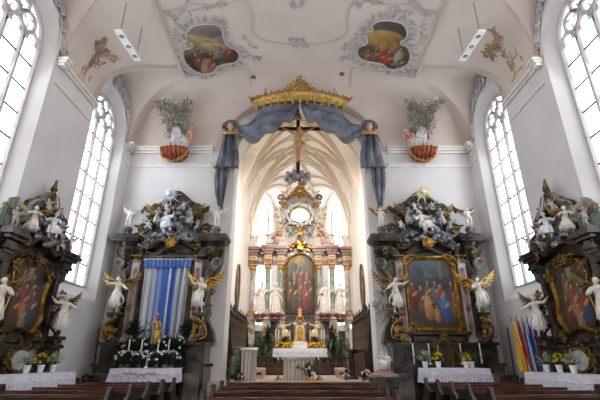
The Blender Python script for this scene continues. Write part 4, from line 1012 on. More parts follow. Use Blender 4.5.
        e.scroll((q*1.42, -.35, 4.45), .17, 1.3, -q, PI/2, .07, seg=8); e.lathe([(.02, -.35), (.12, -.25), (.15, -.05), (.1, 0)], (q*1.3, -.3, 4.2), 10); e.build('entablature', marble_dark, R, smooth=False)
        t = MB(); P = smoothpath([(q*1.2, -.3, 4.82), (q*1.05, -.32, 5.15), (q*.72, -.32, 5.3), (q*.62, -.3, 5.7), (q*.3, -.3, 5.95), (q*.12, -.3, 6.25)], 6)
        t.tube(P, [.13]*12+[.1]*12+[.08]*7, 8); t.scroll((q*1.12, -.36, 4.98), .17, 1.3, q, 0, .06, seg=8); t.scroll((q*.7, -.4, 5.62), .15, 1.3, q, 0, .05, seg=8); t.build('gable_volute', mat('green_marble_dark', '1f2a22') if q*f > 0 else mat('grey_green_paint', '4c5850', '7a877c', 3, .6), R)
        g = MB(); g.tube([p+Vector((q*.05, -.12, .03)) for p in P], .022, 6); curly(g, (q*.5, -.46, 5.1), .16, 110+q, 7, w=.022); curly(g, (q*.85, -.5, 4.6), .16, 112+q, 7, w=.024); g.build('gable_gilding', gold_old, R, split=True)
        if q*f < 0:
            dr = MB()
            dr.grid(20, 12, lambda u, v: (q*(1.0+.55*v+.1*math.sin(u*3)), -.18-.06*math.sin(v*22)-.1*u, 5.75-1.1*u-.55*v*v))
            o = dr.build('carved_drapery', mat('grey_green_paint', '4c5850', '7a877c', 3, .6), R); o.modifiers.new('t', 'SOLIDIFY').thickness = .03
    out = smoothpath([(-1.1, 0, 4.4), (-.95, 0, 5.1), (-.6, 0, 5.45), (-.55, 0, 5.85), (-.2, 0, 6.1), (0, 0, 6.25), (.2, 0, 6.1), (.55, 0, 5.85), (.6, 0, 5.45), (.95, 0, 5.1), (1.1, 0, 4.4)], 4)
    mb = MB(); mb.prism([(p.x, p.z) for p in out], -.01, -.2, scale1=.95); mb.build('gable', marble_dark, R, angle=50)
    mb = MB(); mb.tube(smoothpath([(-1.0, -.35, 4.78), (-.6, -.4, 4.6), (-.25, -.42, 4.85), (.25, -.42, 4.85), (.6, -.4, 4.6), (1.0, -.35, 4.78)], 6), .09, 8); mb.build('pediment', marble_brown, R)
    mb = MB(); cloud(mb, (0, -.22, 5.1), .55, .35, .22, 20, 13, .13)
    for x, z in ((-.4, 4.85), (0, 4.72), (.42, 4.9), (-.5, 5.3), (.45, 5.45), (.05, 5.85)): cherub_head(mb, (x, -.5, z), .08)
    link('cloud_relief', remeshed(mb, .022, 'cloud', 1), cloud_grey, R)
    g = MB()
    for k in range(9):
        a = PI*.5+(k-4)*.28; b = Vector((.03*(k-4), -.3, 6.2)); g.leafshape(b, b+Vector((math.cos(a)*.2, -.06, .3+.12*(4-abs(k-4))*.6)), .12, .1, .02)
    curly(g, (0, -.32, 6.15), .2, 120, 8, w=.028); g.build('crowning_ornament', gold_old, R)
    mb = MB(); mb.lathe([(.05, 0), (.12, .1), (.06, .22), (.1, .3), (.03, .5), (.01, .62)], (X(.15), -.25, 6.2), 10); mb.build('finial', marble_dark, R)
    fa = -s*.95
    wn_ = '%s nave wall altar' % ny
    statue('angel_statue', 'angel_a', W(1.32, -.58, 2.31), 1.12, statue_white, 'white angel with gilded wings at the chancel end of the '+wn_, 'angel statue', rz=fa, mirror=s > 0, wings=gold_old, wscale=.8)
    statue('angel_statue', 'angel_b', W(-1.32, -.58, 2.31), 1.15, statue_white, 'white angel reaching out at the frame edge end of the '+wn_, 'angel statue', rz=fa, mirror=s < 0, wings=gold_old, wscale=.8)
    statue('saint_statue', 'seated', W(-.08, -.62, 4.82), 1.0, silver, 'silvery robed figure seated in the gable of the '+wn_, 'statue', rz=fa*.7, mirror=s > 0)
    for i, (k, x, y, z, h, m) in enumerate((('angel_knee', -.72, -.5, 4.84, .85, statue_white), ('putto_sit', .42, -.52, 4.95, .6, statue_grey), ('putto_stand', 1.25, -.4, 4.785, .52, statue_white), ('putto_fly', -.3, -.5, 5.55, .5, statue_grey), ('putto_sit', .28, -.45, 5.6, .45, statue_grey), ('putto_fly', .75, -.45, 4.75, .45, statue_grey), ('putto_stand', -1.25, -.4, 4.785, .55, statue_grey))):
        statue('angel_statue' if k == 'angel_knee' else 'putto_statue', k, W(x, y, z), h, m, ['white kneeling angel left', 'grey seated putto beside the silvery figure', 'white putto standing on the far entablature corner', 'grey putto flying high on the near slope', 'grey putto seated high on the gable', 'grey putto low on the far slope', 'grey putto on the near entablature corner'][i]+', '+wn_, 'putto statue' if k != 'angel_knee' else 'angel statue', rz=fa*(.6+.15*i), mirror=(i % 2 == 0), wings=gold_old, wscale=.7)
    altar_table((s*(NAVE_X-.62), YC+.1, 0), -s*PI/2, 1.2, .62, 1.235, marble_brown, 'brown marble table of the '+wn_)
    o = altar_cloth((s*(NAVE_X-.61), YC+.1, 0), -s*PI/2, 1.23, .66, 1.26, .36, 'white lace cloth over the table of the '+wn_, lace=.16, seed=5*s)
    return R, W
for s in (-1, 1):
    R, W = wall_altar(s); ny = 'left' if s < 0 else 'right'
    st = MB(); st.box((s*(NAVE_X-.9), 10.8, .05), (1.78, 3.4, .10)); struct(st.build('floor_wall_altar_step_'+ny, step_m, smooth=False))
    P = [(-.4, 'nearest the picture edge'), (.15, 'in the middle'), (.7, 'nearest the chancel end')]
    for i, (x, lab) in enumerate(P):
        pot_plant((s*(NAVE_X-.85), 10.7+x, 1.27), 'white potted plant %s, %s nave wall altar' % (lab, ny), petal_yellow if i == 1 else None, 200+i+7*s, .2, .3, leaf_pale if i % 2 == 0 else leaf, 60, 'potted plants on the %s wall altar' % ny, .085)

# ------------------------------------------------------------------ high altar
YH = 25.4
H = empty('high_altar', (0, YH, FLOOR_CH), 0, 1, 'tall red and green marble high altar with gilding at the end of the chancel', 'high altar')
def hz(z): return z-FLOOR_CH
class HB(MB):
    def __init__(s): super().__init__(); s.M = Matrix.Translation((0, 0, -FLOOR_CH))
HX = (1.20, 2.02, 3.0)
for q in (-1, 1):
    for i, x in enumerate(HX):
        mb = HB(); y = .1 if i == 2 else (-.25 if i == 1 else -.05)
        mb.box((q*x, y+.1, 1.6), (.62, .7, 1.5)); mb.box((q*x, y+.08, 2.36), (.7, .8, .10)); mb.box((q*x, y+.1, .95), (.7, .78, .2))
        mb.build('lower_pedestal', mat('warm_marble', '5e5248', '9b8d80', 2.5, .35, detail=8), H, smooth=False)
        mb = HB(); mb.box((q*x, y+.12, 3.1), (.5, .56, 1.4)); mb.box((q*x, y+.1, 3.85), (.62, .7, .12)); o = mb.build('upper_pedestal', marble_pale, H, smooth=False)
        g = HB(); curly(g, (q*x, y-.2, 3.2), .17, 130+i, 7, w=.03); g.box((q*x, y-.17, 3.62), (.3, .02, .04)); g.build('gilt_ornament', gold_matt, o, split=True)
        mb = HB(); mb.box((q*x, y+.1, 4.02), (.62, .66, .26)); mb.build('column_plinth', marble_red, H, smooth=False)
        cm = MB(); c = column(H, q*x, y, hz(4.18), hz(7.2), .17, marble_green if i < 2 else marble_pale)
        # entablature block
        e = HB()
        e.box((q*x, y+.08, 7.33), (.52, .62, .24)); e.box((q*x, y+.06, 7.86), (.60, .74, .14)); e.box((q*x, y+.04, 8.02), (.78, .92, .14)); e.box((q*x, y+.02, 8.2), (.92, 1.06, .16)); e.build('entablature_block', marble_red, H, smooth=False)
        fz = HB(); fz.box((q*x, y+.02, 8.31), (.84, .98, .06)); fz.build('top_slab', mat('frieze_stone', 'b9a68c', 'e0d2b6', 4, .6), H, smooth=False); fz = HB(); fz.box((q*x, y+.1, 7.62), (.46, .56, .34)); fz.build('frieze_block', mat('frieze_stone', 'b9a68c', 'e0d2b6', 4, .6), H, smooth=False)
        g = HB(); g.box((q*x, y+.06, 7.46), (.56, .68, .035)); g.box((q*x, y+.05, 7.935), (.66, .82, .03)); g.tube([(q*x-.16, y-.2, 7.62), (q*x+.16, y-.2, 7.62)], .04, 6); g.build('gilt_fillet', gold_matt, H, smooth=False)
    # bridges between the columns
    for x0, x1, y in ((HX[0], HX[1], .05), (HX[1], HX[2], .2)):
        e = HB(); e.box((q*(x0+x1)/2, y+.1, 7.33), (x1-x0, .4, .24)); e.box((q*(x0+x1)/2, y+.1, 7.86), (x1-x0, .5, .14)); e.box((q*(x0+x1)/2, y+.05, 8.15), (x1-x0, .6, .26)); e.build('entablature_bridge', marble_red, H, smooth=False)
        f = HB(); f.box((q*(x0+x1)/2, y+.12, 7.62), (x1-x0, .3, .34)); f.build('frieze', mat('frieze_stone', 'b9a68c'), H, smooth=False)
    # wall piece between painting and inner column, low walls
    mb = HB(); mb.box((q*1.0, .18, 5.7), (.34, .3, 3.4)); mb.box((q*1.61, .25, 2.4), (.45, .3, 3.1)); mb.box((q*2.52, .35, 2.0), (.6, .25, 2.3)); mb.build('rear_wall', marble_grey, H, smooth=False)
    # consoles for the saints
    for x, y in ((1.50, -.55), (2.42, -.40)):
        c = HB(); c.lathe([(.03, -.5), (.16, -.44), (.26, -.3), (.24, -.24), (.34, -.14), (.38, -.05), (.36, 0)], (q*x, y, 4.1), 16); c.box((q*x, y+.35, 3.86), (.5, .5, .46)); c.build('statue_console', marble_red, H)
    # upper storey
    v = HB(); tl = smoothpath([(q*2.05, 0, 8.5), (q*1.95, 0, 8.95), (q*1.6, -.02, 9.3), (q*1.25, 0, 9.75), (q*1.12, 0, 10.1)], 5)
    v.tube(tl, [.17]*10+[.13]*11, 9); v.scroll((q*1.78, -.05, 8.72), .34, 1.5, q, PI/2, .13, seg=8); v.scroll((q*1.3, -.05, 9.85), .22, 1.3, -q, 0, .08, seg=8); v.build('large_volute', marble_pink, H)
    p = HB(); p.prism([(q*1.5, 8.4), (q*1.9, 8.4), (q*1.75, 8.9), (q*1.3, 9.5), (q*1.2, 10.1), (q*.8, 10.1), (q*.8, 8.4)][::-q], .0, .35); p.build('upper_wall', marble_pink, H, smooth=False)
    u = HB(); u.box((q*1.12, -.0, 10.7), (.32, .36, 1.5)); u.box((q*1.14, -.02, 11.5), (.46, .5, .12)); u.build('upper_pilaster', marble_pale, H, smooth=False)
    g = HB(); curly(g, (q*1.12, -.26, 11.25), .22, 140+q, 8, w=.04); curly(g, (q*1.3, -.3, 9.3), .2, 142+q, 7, w=.04); curly(g, (q*1.5, -.1, 10.45), .24, 150+q, 8, w=.05); g.build('upper_gilding', gold_matt, H, split=True)
    t = HB(); t.scroll((q*1.32, -.1, 11.78), .27, 1.5, -q, -PI/2, .11, tail=smoothpath([(q*.25, -.1, 12.12), (q*.6, -.1, 12.05), (q*.9, -.1, 11.7), (q*1.15, -.1, 11.56)], 5), seg=8)
    t.tube(smoothpath([(q*1.45, .1, 11.5), (q*1.0, .05, 11.62), (q*.6, 0, 11.95), (q*.2, 0, 12.1)], 5), .12, 8); t.build('crowning_volute', marble_red, H)
# gable with the oval opening
ZO = 10.55
def oval(rx, rz, n=40): return [(rx*math.cos(2*PI*i/n), ZO+rz*math.sin(2*PI*i/n)) for i in range(n)]
gb = [(-1.0, 8.5), (1.0, 8.5), (1.1, 10.0), (1.25, 11.2), (.9, 11.65), (.4, 12.0), (-.4, 12.0), (-.9, 11.65), (-1.25, 11.2), (-1.1, 10.0)]
go = wall_with_openings('glory_gable', marble_pale, gb, [oval(.68, .52)], lambda u, z: (u, .12, hz(z))); go.parent = H
sm = go.modifiers.new('t', 'SOLIDIFY'); sm.thickness = .25; sm.offset = 0
mb = HB(); N = 40
mb.loft([[(x*k, y, ZO+(z-ZO)*k) for x, z in oval(.68, .52)] for k, y in ((.96, .05), (1.0, -.12), (1.1, -.16), (1.16, -.05), (1.16, .05))], cap=False); mb.build('oval_frame', gold, H)
cl = HB(); rnd = random.Random(77)
for i in range(40):
    a = 2*PI*i/40; cl.sphere((math.cos(a)*(.86+.06*rnd.random()), -.12-.1*rnd.random(), ZO+math.sin(a)*(.68+.06*rnd.random())), .1+.05*rnd.random(), seg=8)
for i in range(10):
    a = 2*PI*i/10+.3; cherub_head(cl, (math.cos(a)*.95, -.3, ZO+math.sin(a)*.8), .09)
link('cloud_ring', remeshed(cl, .03, 'cloud', 1), silver, H)
g = HB()
for i in range(56):
    a = 2*PI*i/56; L = 1.35 if i % 2 else 1.1; d = Vector((math.cos(a), 0, math.sin(a)*1.02)); s_ = Vector((-math.sin(a), 0, math.cos(a)))*.035
    c = Vector((0, -.08, ZO)); p = c+Vector((d.x*.9, 0, d.z*.72)); t = c+d*L; g.add([p-s_, p+s_, t, p+Vector((0, -.05, 0))], [(0, 3, 2), (3, 1, 2), (0, 1, 3), (0, 2, 1)])
g.build('ray_crown', gold, H)
g = HB(); curly(g, (0, -.15, 12.25), .42, 160, 12, w=.06); curly(g, (-.35, -.12, 12.1), .25, 161, 8, w=.045); curly(g, (.35, -.12, 12.1), .25, 162, 8, w=.045); g.lathe([(.1, 0), (.22, .12), (.12, .3), (.18, .4), (.02, .6)], (0, -.1, 12.3), 10); g.build('crown_ornament', gold, H)
# painting in its arched frame
hw = .93; arc = arch_loop(0, hw, 4.12, 7.0, .92, 18)
f = frame_loft([(x, hz(z)) for x, z in arc], .12, .18, -.02); f.build('picture_frame', gold, H)
st = [(.5, .9, .6, .25, 0, '7a6c34'), (.5, .78, .22, .18, 0, '9a8c4c'), (.25, .72, .2, .1, .4, '5a5648'), (.75, .7, .2, .1, -.4, '5e5a4c')]
for x, y, sc, rb, r2 in ((.5, .62, 1.1, '3a4a6a', '8c4038'), (.3, .6, .6, '8a7a5c', None), (.72, .6, .6, '8e7450', None), (.3, .3, 1.2, '3a3228', '5a4432'), (.68, .28, 1.3, '963428', '7a2a22'), (.48, .22, 1.0, '4a4034', None), (.82, .36, .9, '4a4a40', None), (.15, .34, .9, '5a4a34', None), (.5, .4, .9, '6a5a44', None)): st += person_strokes(x, y, sc, rb, robe2=r2)
me = picture_mesh([((x+hw)/(2*hw), (z-4.1)/3.85) for x, z in arc], 44, 90, st, lambda u, v: (-hw+2*hw*u, -.05, hz(4.1+3.85*v)), '4c4426', '241c16', 12)
link('painting', me, paint, H, smooth=False)
mb = HB(); mb.box((0, .1, 2.5), (1.9, .5, 3.2)); mb.box((0, .12, 5.9), (1.8, .2, 3.9)); mb.box((0, -.0, 4.0), (2.0, .5, .18)); mb.build('centre_slab', marble_brown, H, smooth=False)
mb = HB(); mb.tube(smoothpath([(-1.45, -.25, 8.3), (-1.1, -.28, 8.05), (-.6, -.3, 8.3), (0, -.32, 8.55), (.6, -.3, 8.3), (1.1, -.28, 8.05), (1.45, -.25, 8.3)], 6), .14, 8); mb.box((0, .08, 8.2), (2.2, .4, .5)); mb.build('centre_pediment', marble_red, H)
g = HB(); curly(g, (0, -.48, 8.35), .36, 170, 10, w=.05); g.lathe([(.02, -.25), (.2, -.15), (.26, .1), (.02, .3)], (0, -.45, 8.4), 12, sy=.5); curly(g, (-.55, -.4, 8.2), .2, 171, 7, w=.03); curly(g, (.55, -.4, 8.2), .2, 172, 7, w=.03); g.build('cartouche', gold, H)
st = MB(); st.box((0, 24.55, FLOOR_CH+.12), (5.2, 3.4, .24)); st.box((0, 24.7, FLOOR_CH+.32), (4.6, 3.0, .16)); struct(st.build('floor_altar_dais', step_m, smooth=False))
for q in (-1, 1):
    sd = 'left' if q < 0 else 'right'
    statue('saint_statue', 'saint_a' if q < 0 else 'saint_b', (q*1.50, YH-.55, 4.1), 1.85, statue_white, 'white saint statue just %s of the high altar painting' % sd, 'saint statue', mirror=q > 0, group='white saints of the high altar')
    statue('saint_statue', 'saint_b' if q < 0 else 'saint_a', (q*2.42, YH-.40, 4.1), 1.85, statue_white, 'white saint statue at the outer %s of the high altar' % sd, 'saint statue', mirror=q < 0, group='white saints of the high altar')
    statue('angel_statue', 'seated_lady', (q*1.98, YH-.15, 8.35), 1.1, statue_white, 'pale angel seated on the %s entablature of the high altar' % sd, 'angel statue', rz=.3*q, mirror=q > 0, wings=gold_matt, wscale=.7)
    statue('angel_statue', 'angel_a', (q*1.42, YH-.15, 10.25), .9, statue_white, 'pale gilt winged angel beside the glory oval, %s side' % sd, 'angel statue', mirror=q > 0, wings=gold_matt, wscale=.7)
    statue('putto_statue', 'putto_sit', (q*.62, YH-.4, 9.0), .75, statue_grey, 'grey putto seated below the glory oval, %s side' % sd, 'putto statue', mirror=q > 0, wings=gold_matt, wscale=.7)
    statue('putto_statue', 'putto_fly', (q*1.1, YH-.2, 11.75), .6, statue_white, 'small putto on the top curve of the high altar, %s side' % sd, 'putto statue', mirror=q > 0, wings=gold_matt, wscale=.7)
    statue('urn_angel_statue' if False else 'putto_statue', 'putto_stand', (q*2.95, YH-.15, 8.35), .75, statue_white, 'white putto on the outermost %s entablature of the high altar' % sd, 'putto statue', mirror=q > 0, wings=gold_matt, wscale=.7)
statue('god_statue' if False else 'seated_statue', 'seated', (0, YH-.5, 8.72), 1.25, gold_matt, 'gilded seated figure directly below the glory oval', 'statue')

# mensa, tabernacle, candles
altar_table((0, 24.75, FLOOR_CH+.4), 0, 1.48, 1.0, 2.08-FLOOR_CH-.4, marble_brown, 'marble altar table in front of the high altar')
altar_cloth((0, 24.76, 0), 0, 1.5, 1.04, 2.115, .34, 'white lace cloth on the high altar table', lace=.2, seed=3)
T = empty('tabernacle', (0, 24.5, 2.125), 0, 1, 'white and gold tabernacle in the middle of the high altar table', 'tabernacle')
mb = MB(); mb.box((0, .05, .2), (.86, .42, .4)); mb.box((0, .05, .85), (.66, .34, 1.0)); mb.box((0, .03, 1.36), (.78, .42, .08)); mb.build('body', statue_white, T, smooth=False)
mb = MB(); mb.prism(arch_loop(0, .2, .42, 1.0, .2, 12), -.10, -.16); mb.build('tabernacle_door', gold, T, smooth=False)
for q in (-1, 1):
    mb = MB(); mb.lathe([(.07, 0), (.05, .06), (.045, .7), (.07, .76), (.07, .8)], (q*.3, -.2, .45), 10); mb.build('colonnette', gold_matt, T)
mb = MB(); mb.tube(smoothpath([(-.4, -.05, 1.4), (-.25, -.05, 1.5), (-.15, -.05, 1.72), (0, -.05, 1.8), (.15, -.05, 1.72), (.25, -.05, 1.5), (.4, -.05, 1.4)], 5), .05, 7); curly(mb, (0, -.12, 1.55), .17, 180, 7, w=.03); curly(mb, (-.42, -.1, .3), .14, 181, 6, w=.025); curly(mb, (.42, -.1, .3), .14, 182, 6, w=.025); mb.build('scrollwork', gold, T, split=True)
mb = MB(); mb.lathe([(.3, 0), (.22, .12), (.1, .2), (.12, .3)], (0, .02, 1.4), 12); mb.build('cupola', marble_red, T)
statue('christ_statue', 'saint_a', (0, 24.5, 3.84), .62, flesh, 'small figure standing on top of the tabernacle before the painting', 'statue', mirror=True)
GR = 'candlesticks on the high altar'
for q in (-1, 1):
    sd = 'left' if q < 0 else 'right'
    pd = empty('statue_pedestal', (q*.92, 24.5, 2.125), 0, 1, 'small pedestal %s of the tabernacle' % sd, 'pedestal'); mb = MB(); mb.box((0, 0, .2), (.34, .3, .4)); mb.lathe([(.2, .38), (.12, .44), (.2, .5)], (0, 0, 0), 12); mb.build('block', marble_red, pd, smooth=False)
    statue('angel_statue', 'seated_lady', (q*.92, 24.5, 2.625), 1.25, mat('cream_gilding', 'b59a5c', 'e8dcc0', 9, .5, .2), 'gilded and white seated figure on the pedestal %s of the tabernacle' % sd, 'statue', mirror=q > 0, rz=-.3*q)
    for i, x in enumerate((.58, 1.22, 1.4)):
        candle((q*x, 24.15, 2.125), .5, '%s white candle %s of the tabernacle' % (['innermost', 'middle', 'outermost'][i], sd), gold_matt, .5, GR, .022)
    for i, (x, m) in enumerate(((.72, petal_yellow), (1.12, petal_yellow))):
        r = bush('flower_arrangement', (q*x, 23.98, 2.125), .24, .26, 60, leaf, 'yellow flowers %s %s the high altar table' % (['near the middle', 'near the edge'][i], sd+' on'), 'flowers', .06, .14, 300+i+q, False, (gold_matt, .08, .10), 'yellow flowers on the high altar'); blooms(r, 34, .25, .28, m, .05, 310+i+q, .06, low=.0)
    bush('greenery', (q*1.80, 24.0, FLOOR_CH+.41), .24, 2.2, 170, leaf_dark, 'tall dark green foliage beside the high altar table, %s side' % sd, 'plant', .09, .3, 320+q, True, (marble_grey, .2, .3))
    palm('potted_palm', (q*2.05, 22.9, FLOOR_CH), 1.6, 11, leaf, 'tall green potted palm %s of the high altar' % sd, 330+q, (marble_brown, .2, .35), spread=.38)
    g = empty('gilded_reliquary', (q*2.0, 24.5, FLOOR_CH+.4), 0, 1, 'gold ornate sanctuary stand %s of the high altar table' % sd, 'stand'); mb = MB(); mb.lathe([(.22, 0), (.2, .08), (.06, .2), (.05, 1.0), (.12, 1.1), (.05, 1.2), (.2, 1.5), (.22, 1.55)], (0, 0, 0), 12); mb.build('shaft', gold_old, g); m2 = MB(); curly(m2, (0, 0, 1.7), .2, 190, 8, w=.025); starburst(m2, (0, 0, 1.7), .1, .3, 16, .02); m2.build('gilded_head', gold_matt, g)

# communion rail
for q in (-1, 1):
    sd = 'left' if q < 0 else 'right'
    r = empty('communion_rail', (q*1.95, 21.0, FLOOR_CH), 0, 1, 'dark turned baluster rail on the %s side before the high altar' % sd, 'rail')
    mb = MB(); mb.box((0, 0, .76), (2.3, .22, .08)); mb.build('top_rail', wood_dark, r, smooth=False)
    mb = MB(); mb.box((0, 0, .05), (2.3, .2, .1)); mb.build('bottom_rail', wood_dark, r, smooth=False)
    b0 = MB(); b0.lathe([(.05, .1), (.05, .14), (.03, .18), (.062, .34), (.03, .5), (.025, .6), (.045, .66), (.045, .73)], (0, 0, 0), 10); o0 = None
    for k in range(12):
        if o0 is None: o0 = b0.build('baluster', wood_mid, r); o = o0
        else: o = o0.copy(); C.objects.link(o)
        o.location = (-1.05+k*.19, 0, 0)
    for k in (-1, 1):
        p = MB(); p.box((k*1.12, 0, .4), (.12, .16, .8)); p.build('post', wood_dark, r, smooth=False)
# ------------------------------------------------------------------ furnishings of the chancel
# people's altar
A = empty('free_standing_altar', (-.06, 16.35, FLOOR_CH), 0, 1, 'pale veined stone block altar with a gold emblem, above the chancel steps', 'altar')
alt_st = mat('veined_stone', '9c9288', 'c2b9ae', 2.2, .5, kind='wave', contrast=(.2, .8), stretch=(1, 1, .2))
mb = MB(); mb.box((0, 0, .36), (1.12, .7, .72)); mb.build('block', alt_st, A, smooth=False)
mb = MB(); mb.box((0, 0, .75), (1.26, .82, .09)); mb.build('table_top', marble_pale, A, smooth=False)
g = MB(); starburst(g, (0, -.36, .45), .04, .15, 12, .014); g.lathe([(.001, -.02), (.05, 0), (.001, .02)], (0, -.37, .45), 12, R=Matrix.Rotation(PI/2, 3, 'X')); g.build('gold_emblem', gold, A)
for q in (-1, 1):
    r = empty('tall_floor_candlestick', (-.06+q*.76, 16.25, FLOOR_CH), 0, 1, 'slender gilt floor candlestick at the %s of the stone block altar' % ('left' if q < 0 else 'right'), 'candlestick')
    mb = MB(); mb.lathe([(.13, 0), (.12, .03), (.03, .06), (.018, .2), (.03, .35), (.018, .5), (.03, .62), (.07, .68), (.075, .70)], (0, 0, 0), 12)
    for k in range(3): a = 2*PI*k/3; mb.tube([(0, 0, .12), (.12*math.cos(a), .12*math.sin(a), .06), (.15*math.cos(a), .15*math.sin(a), .0+.015)], .014, 6)
    mb.build('stand', gold_old, r); mb = MB(); mb.cyl((0, 0, .70), .028, .14, 10); mb.build('candle', wax, r)
r = bush('flower_arrangement', (.33, 15.55, FLOOR_CH), .24, .5, 130, leaf, 'green bouquet on a yellow base in front of the stone block altar', 'flowers', .05, .2, 401, True, (petal_yellow, .16, .12)); blooms(r, 16, .22, .4, petal_white, .04, 402, .1)
# ambo
B = empty('ambo', (-1.86, 15.75, FLOOR_CH), 0, 1, 'pale stone lectern block standing left of the stone altar', 'lectern')
mb = MB(); mb.box((0, 0, .5), (.5, .42, 1.0)); mb.build('block', alt_st, B, smooth=False)
mb = MB(); mb.box((0, .0, 1.06), (.6, .46, .05), R=Matrix.Rotation(.2, 3, 'X')); mb.build('book_rest', marble_pale, B, smooth=False)
mb = MB(); mb.box((-.17, -.215, .5), (.02, .012, .96)); mb.box((.17, -.215, .5), (.02, .012, .96)); mb.build('edge_groove', marble_grey, B, smooth=False)
# stools
def stool(x, y, lab):
    r = empty('stool', (x, y, FLOOR_CH), 0, 1, lab, 'stool', 'light stools in the chancel')
    mb = MB(); mb.box((0, 0, .24), (.44, .42, .04)); 
    for a in (-1, 1):
        l = MB(); l.box((a*.19, 0, .12), (.05, .4, .24)); l.build('side_panel', mat('light_wood', 'a08668', 'c0a888', 4, .6), r, smooth=False)
    mb.build('seat_board', mat('light_wood', 'a08668'), r, smooth=False); c = MB(); c.box((0, 0, .31), (.46, .44, .10), top=.95); c.build('cushion', mat('beige_cushion', 'b9a68e', 'cdbba4', 5, .9), r, smooth=False)
stool(-1.72, 17.6, 'light stool nearest the stone lectern block'); stool(-1.75, 18.6, 'second light stool behind the stone lectern block'); stool(-1.78, 19.6, 'third light stool, nearest the left rail')
stool(1.74, 17.6, 'light stool nearest the big candle stand'); stool(1.76, 18.6, 'second light stool behind the big candle stand'); stool(1.80, 19.6, 'third light stool, nearest the right rail')
# paschal candle
pc = empty('paschal_candle_stand', (2.05, 16.9, FLOOR_CH), 0, 1, 'tall dark stand carrying a thick lit white candle right of the altar', 'candle stand')
mb = MB(); mb.lathe([(.24, 0), (.22, .06), (.1, .12), (.06, .3), (.1, .45), (.06, .6), (.05, .85), (.12, .98), (.2, 1.04), (.21, 1.08), (.1, 1.1)], (0, 0, 0), 14); mb.build('stand', wood_dark, pc)
mb = MB(); mb.cyl((0, 0, 1.1), .055, .75, 14); mb.build('candle', wax, pc)
mb = MB(); mb.lathe([(.012, 0), (.03, .05), (.02, .11), (.002, .17)], (0, 0, 1.86), 10); mb.build('flame', mat('flame', 'fff0c8', 'fff0c8', 1, .5, emit=6), pc)
gl = MB(); gl.lathe([(.09, 0), (.1, .1), (.1, .3)], (0, 0, 1.8), 14)
for i, (x, y, h, lab, fl) in enumerate(((2.28, 15.6, .3, 'white flowers low at the right end of the top step', True), (2.5, 16.3, .34, 'white and green flowers against the right wood stall', True), (-2.12, 15.25, .2, 'small white bouquet at the foot of the stone lectern block', True), (1.72, 16.2, .3, 'green pot with white blossoms left of the big candle stand', True))):
    r = bush('flower_arrangement', (x, y, FLOOR_CH), .16, h*.8, 80, leaf_dark, lab, 'flowers', .05, .14, 420+i, True, (marble_grey, .09, .1)); blooms(r, 15, .16, h*.8, petal_white, .035, 430+i, .08)
# big silvery green plant on the left
r = bush('potted_fir', (-2.27, 15.95, FLOOR_CH), .26, .95, 520, leaf_pale, 'feathery grey green potted bush by the left chancel pier', 'plant', .025, .22, 440, True, (marble_brown, .18, .3), up=.0)

# choir stalls against the chancel walls
for q in (-1, 1):
    sd = 'left' if q < 0 else 'right'
    r = empty('choir_stall', (q*(CH_X-.30), 19.6, FLOOR_CH), -q*PI/2, 1, 'black carved choir stall with slatted high back on the %s chancel wall' % sd, 'choir stall')
    L = 5.6; mb = MB(); mb.box((0, -.06, 1.2), (L, .08, 2.3)); mb.build('back_panel', wood_black, r, smooth=False)
    mb = MB(); mb.box((0, -.22, .45), (L, .36, .06)); mb.build('seat', wood_dark, r, smooth=False)
    mb = MB(); mb.box((0, -.46, .45), (L, .06, .9)); mb.box((0, -.46, .92), (L+.06, .16, .06)); mb.build('front_desk', wood_mid, r, smooth=False)
    mb = MB(); mb.box((0, -.14, 2.50), (L+.1, .26, .1)); mb.box((0, -.12, 2.42), (L, .2, .08)); mb.build('cornice', wood_dark, r, smooth=False)
    for k in range(6):
        c = MB(); x = -L/2+.2+k*(L-.4)/5; c.lathe([(.05, 0), (.1, .06), (.04, .14), (.09, .22), (.02, .38), (.01, .42)], (x, -.12, 2.55), 8); curly(c, (x, -.14, 2.64), .14, 500+k, 6, w=.02); c.build('finial', wood_black, r)
    b = MB(); b.lathe([(.03, 0), (.035, .1), (.02, .16), (.022, 1.05), (.035, 1.2), (.035, 1.27)], (0, 0, 0), 8); o0 = b.build('spindle', mat('worn_oak', '4a3a2e', '6e5a48', 3, .5), r)
    for k in range(20):
        o = o0 if k == 0 else o0.copy()
        if k: C.objects.link(o)
        o.location = (-L/2+.15+k*(L-.3)/19, -.16, 1.12)
    for k in (-1, 1):
        e = MB(); e.prism([(-.0, 0), (-.5, 0), (-.5, .95), (-.44, 1.05), (-.36, 1.0), (-.3, 1.5), (-.2, 2.4), (0, 2.4)], k*L/2-.04, k*L/2+.04, 'yz'); e.build('end_panel', wood_black, r, smooth=False)
# oval paintings on the chancel walls
for q in (-1, 1):
    sd = 'left' if q < 0 else 'right'
    r = empty('oval_painting', (q*(CH_X-.005), 21.2, 5.1), -q*PI/2, 1, 'tall dark oval picture in a brown frame on the %s chancel wall' % sd, 'painting')
    ol = [(.62*math.cos(2*PI*i/32), 1.2*math.sin(2*PI*i/32)) for i in range(32)]
    frame_loft(ol, .12, .1, 0).build('frame', mat('brown_frame', '3a2c22', '6e5a44', 4, .5), r)
    me = picture_mesh([(x/1.24+.5, z/2.4+.5) for x, z in ol], 24, 40, person_strokes(.5, .4, 2.4, '3a3430', robe2='5a4638'), lambda u, v: (-.62+1.24*u, -.04, -1.2+2.4*v), '35322e', '241e1a', 30)
    link('canvas', me, paint, r, smooth=False)
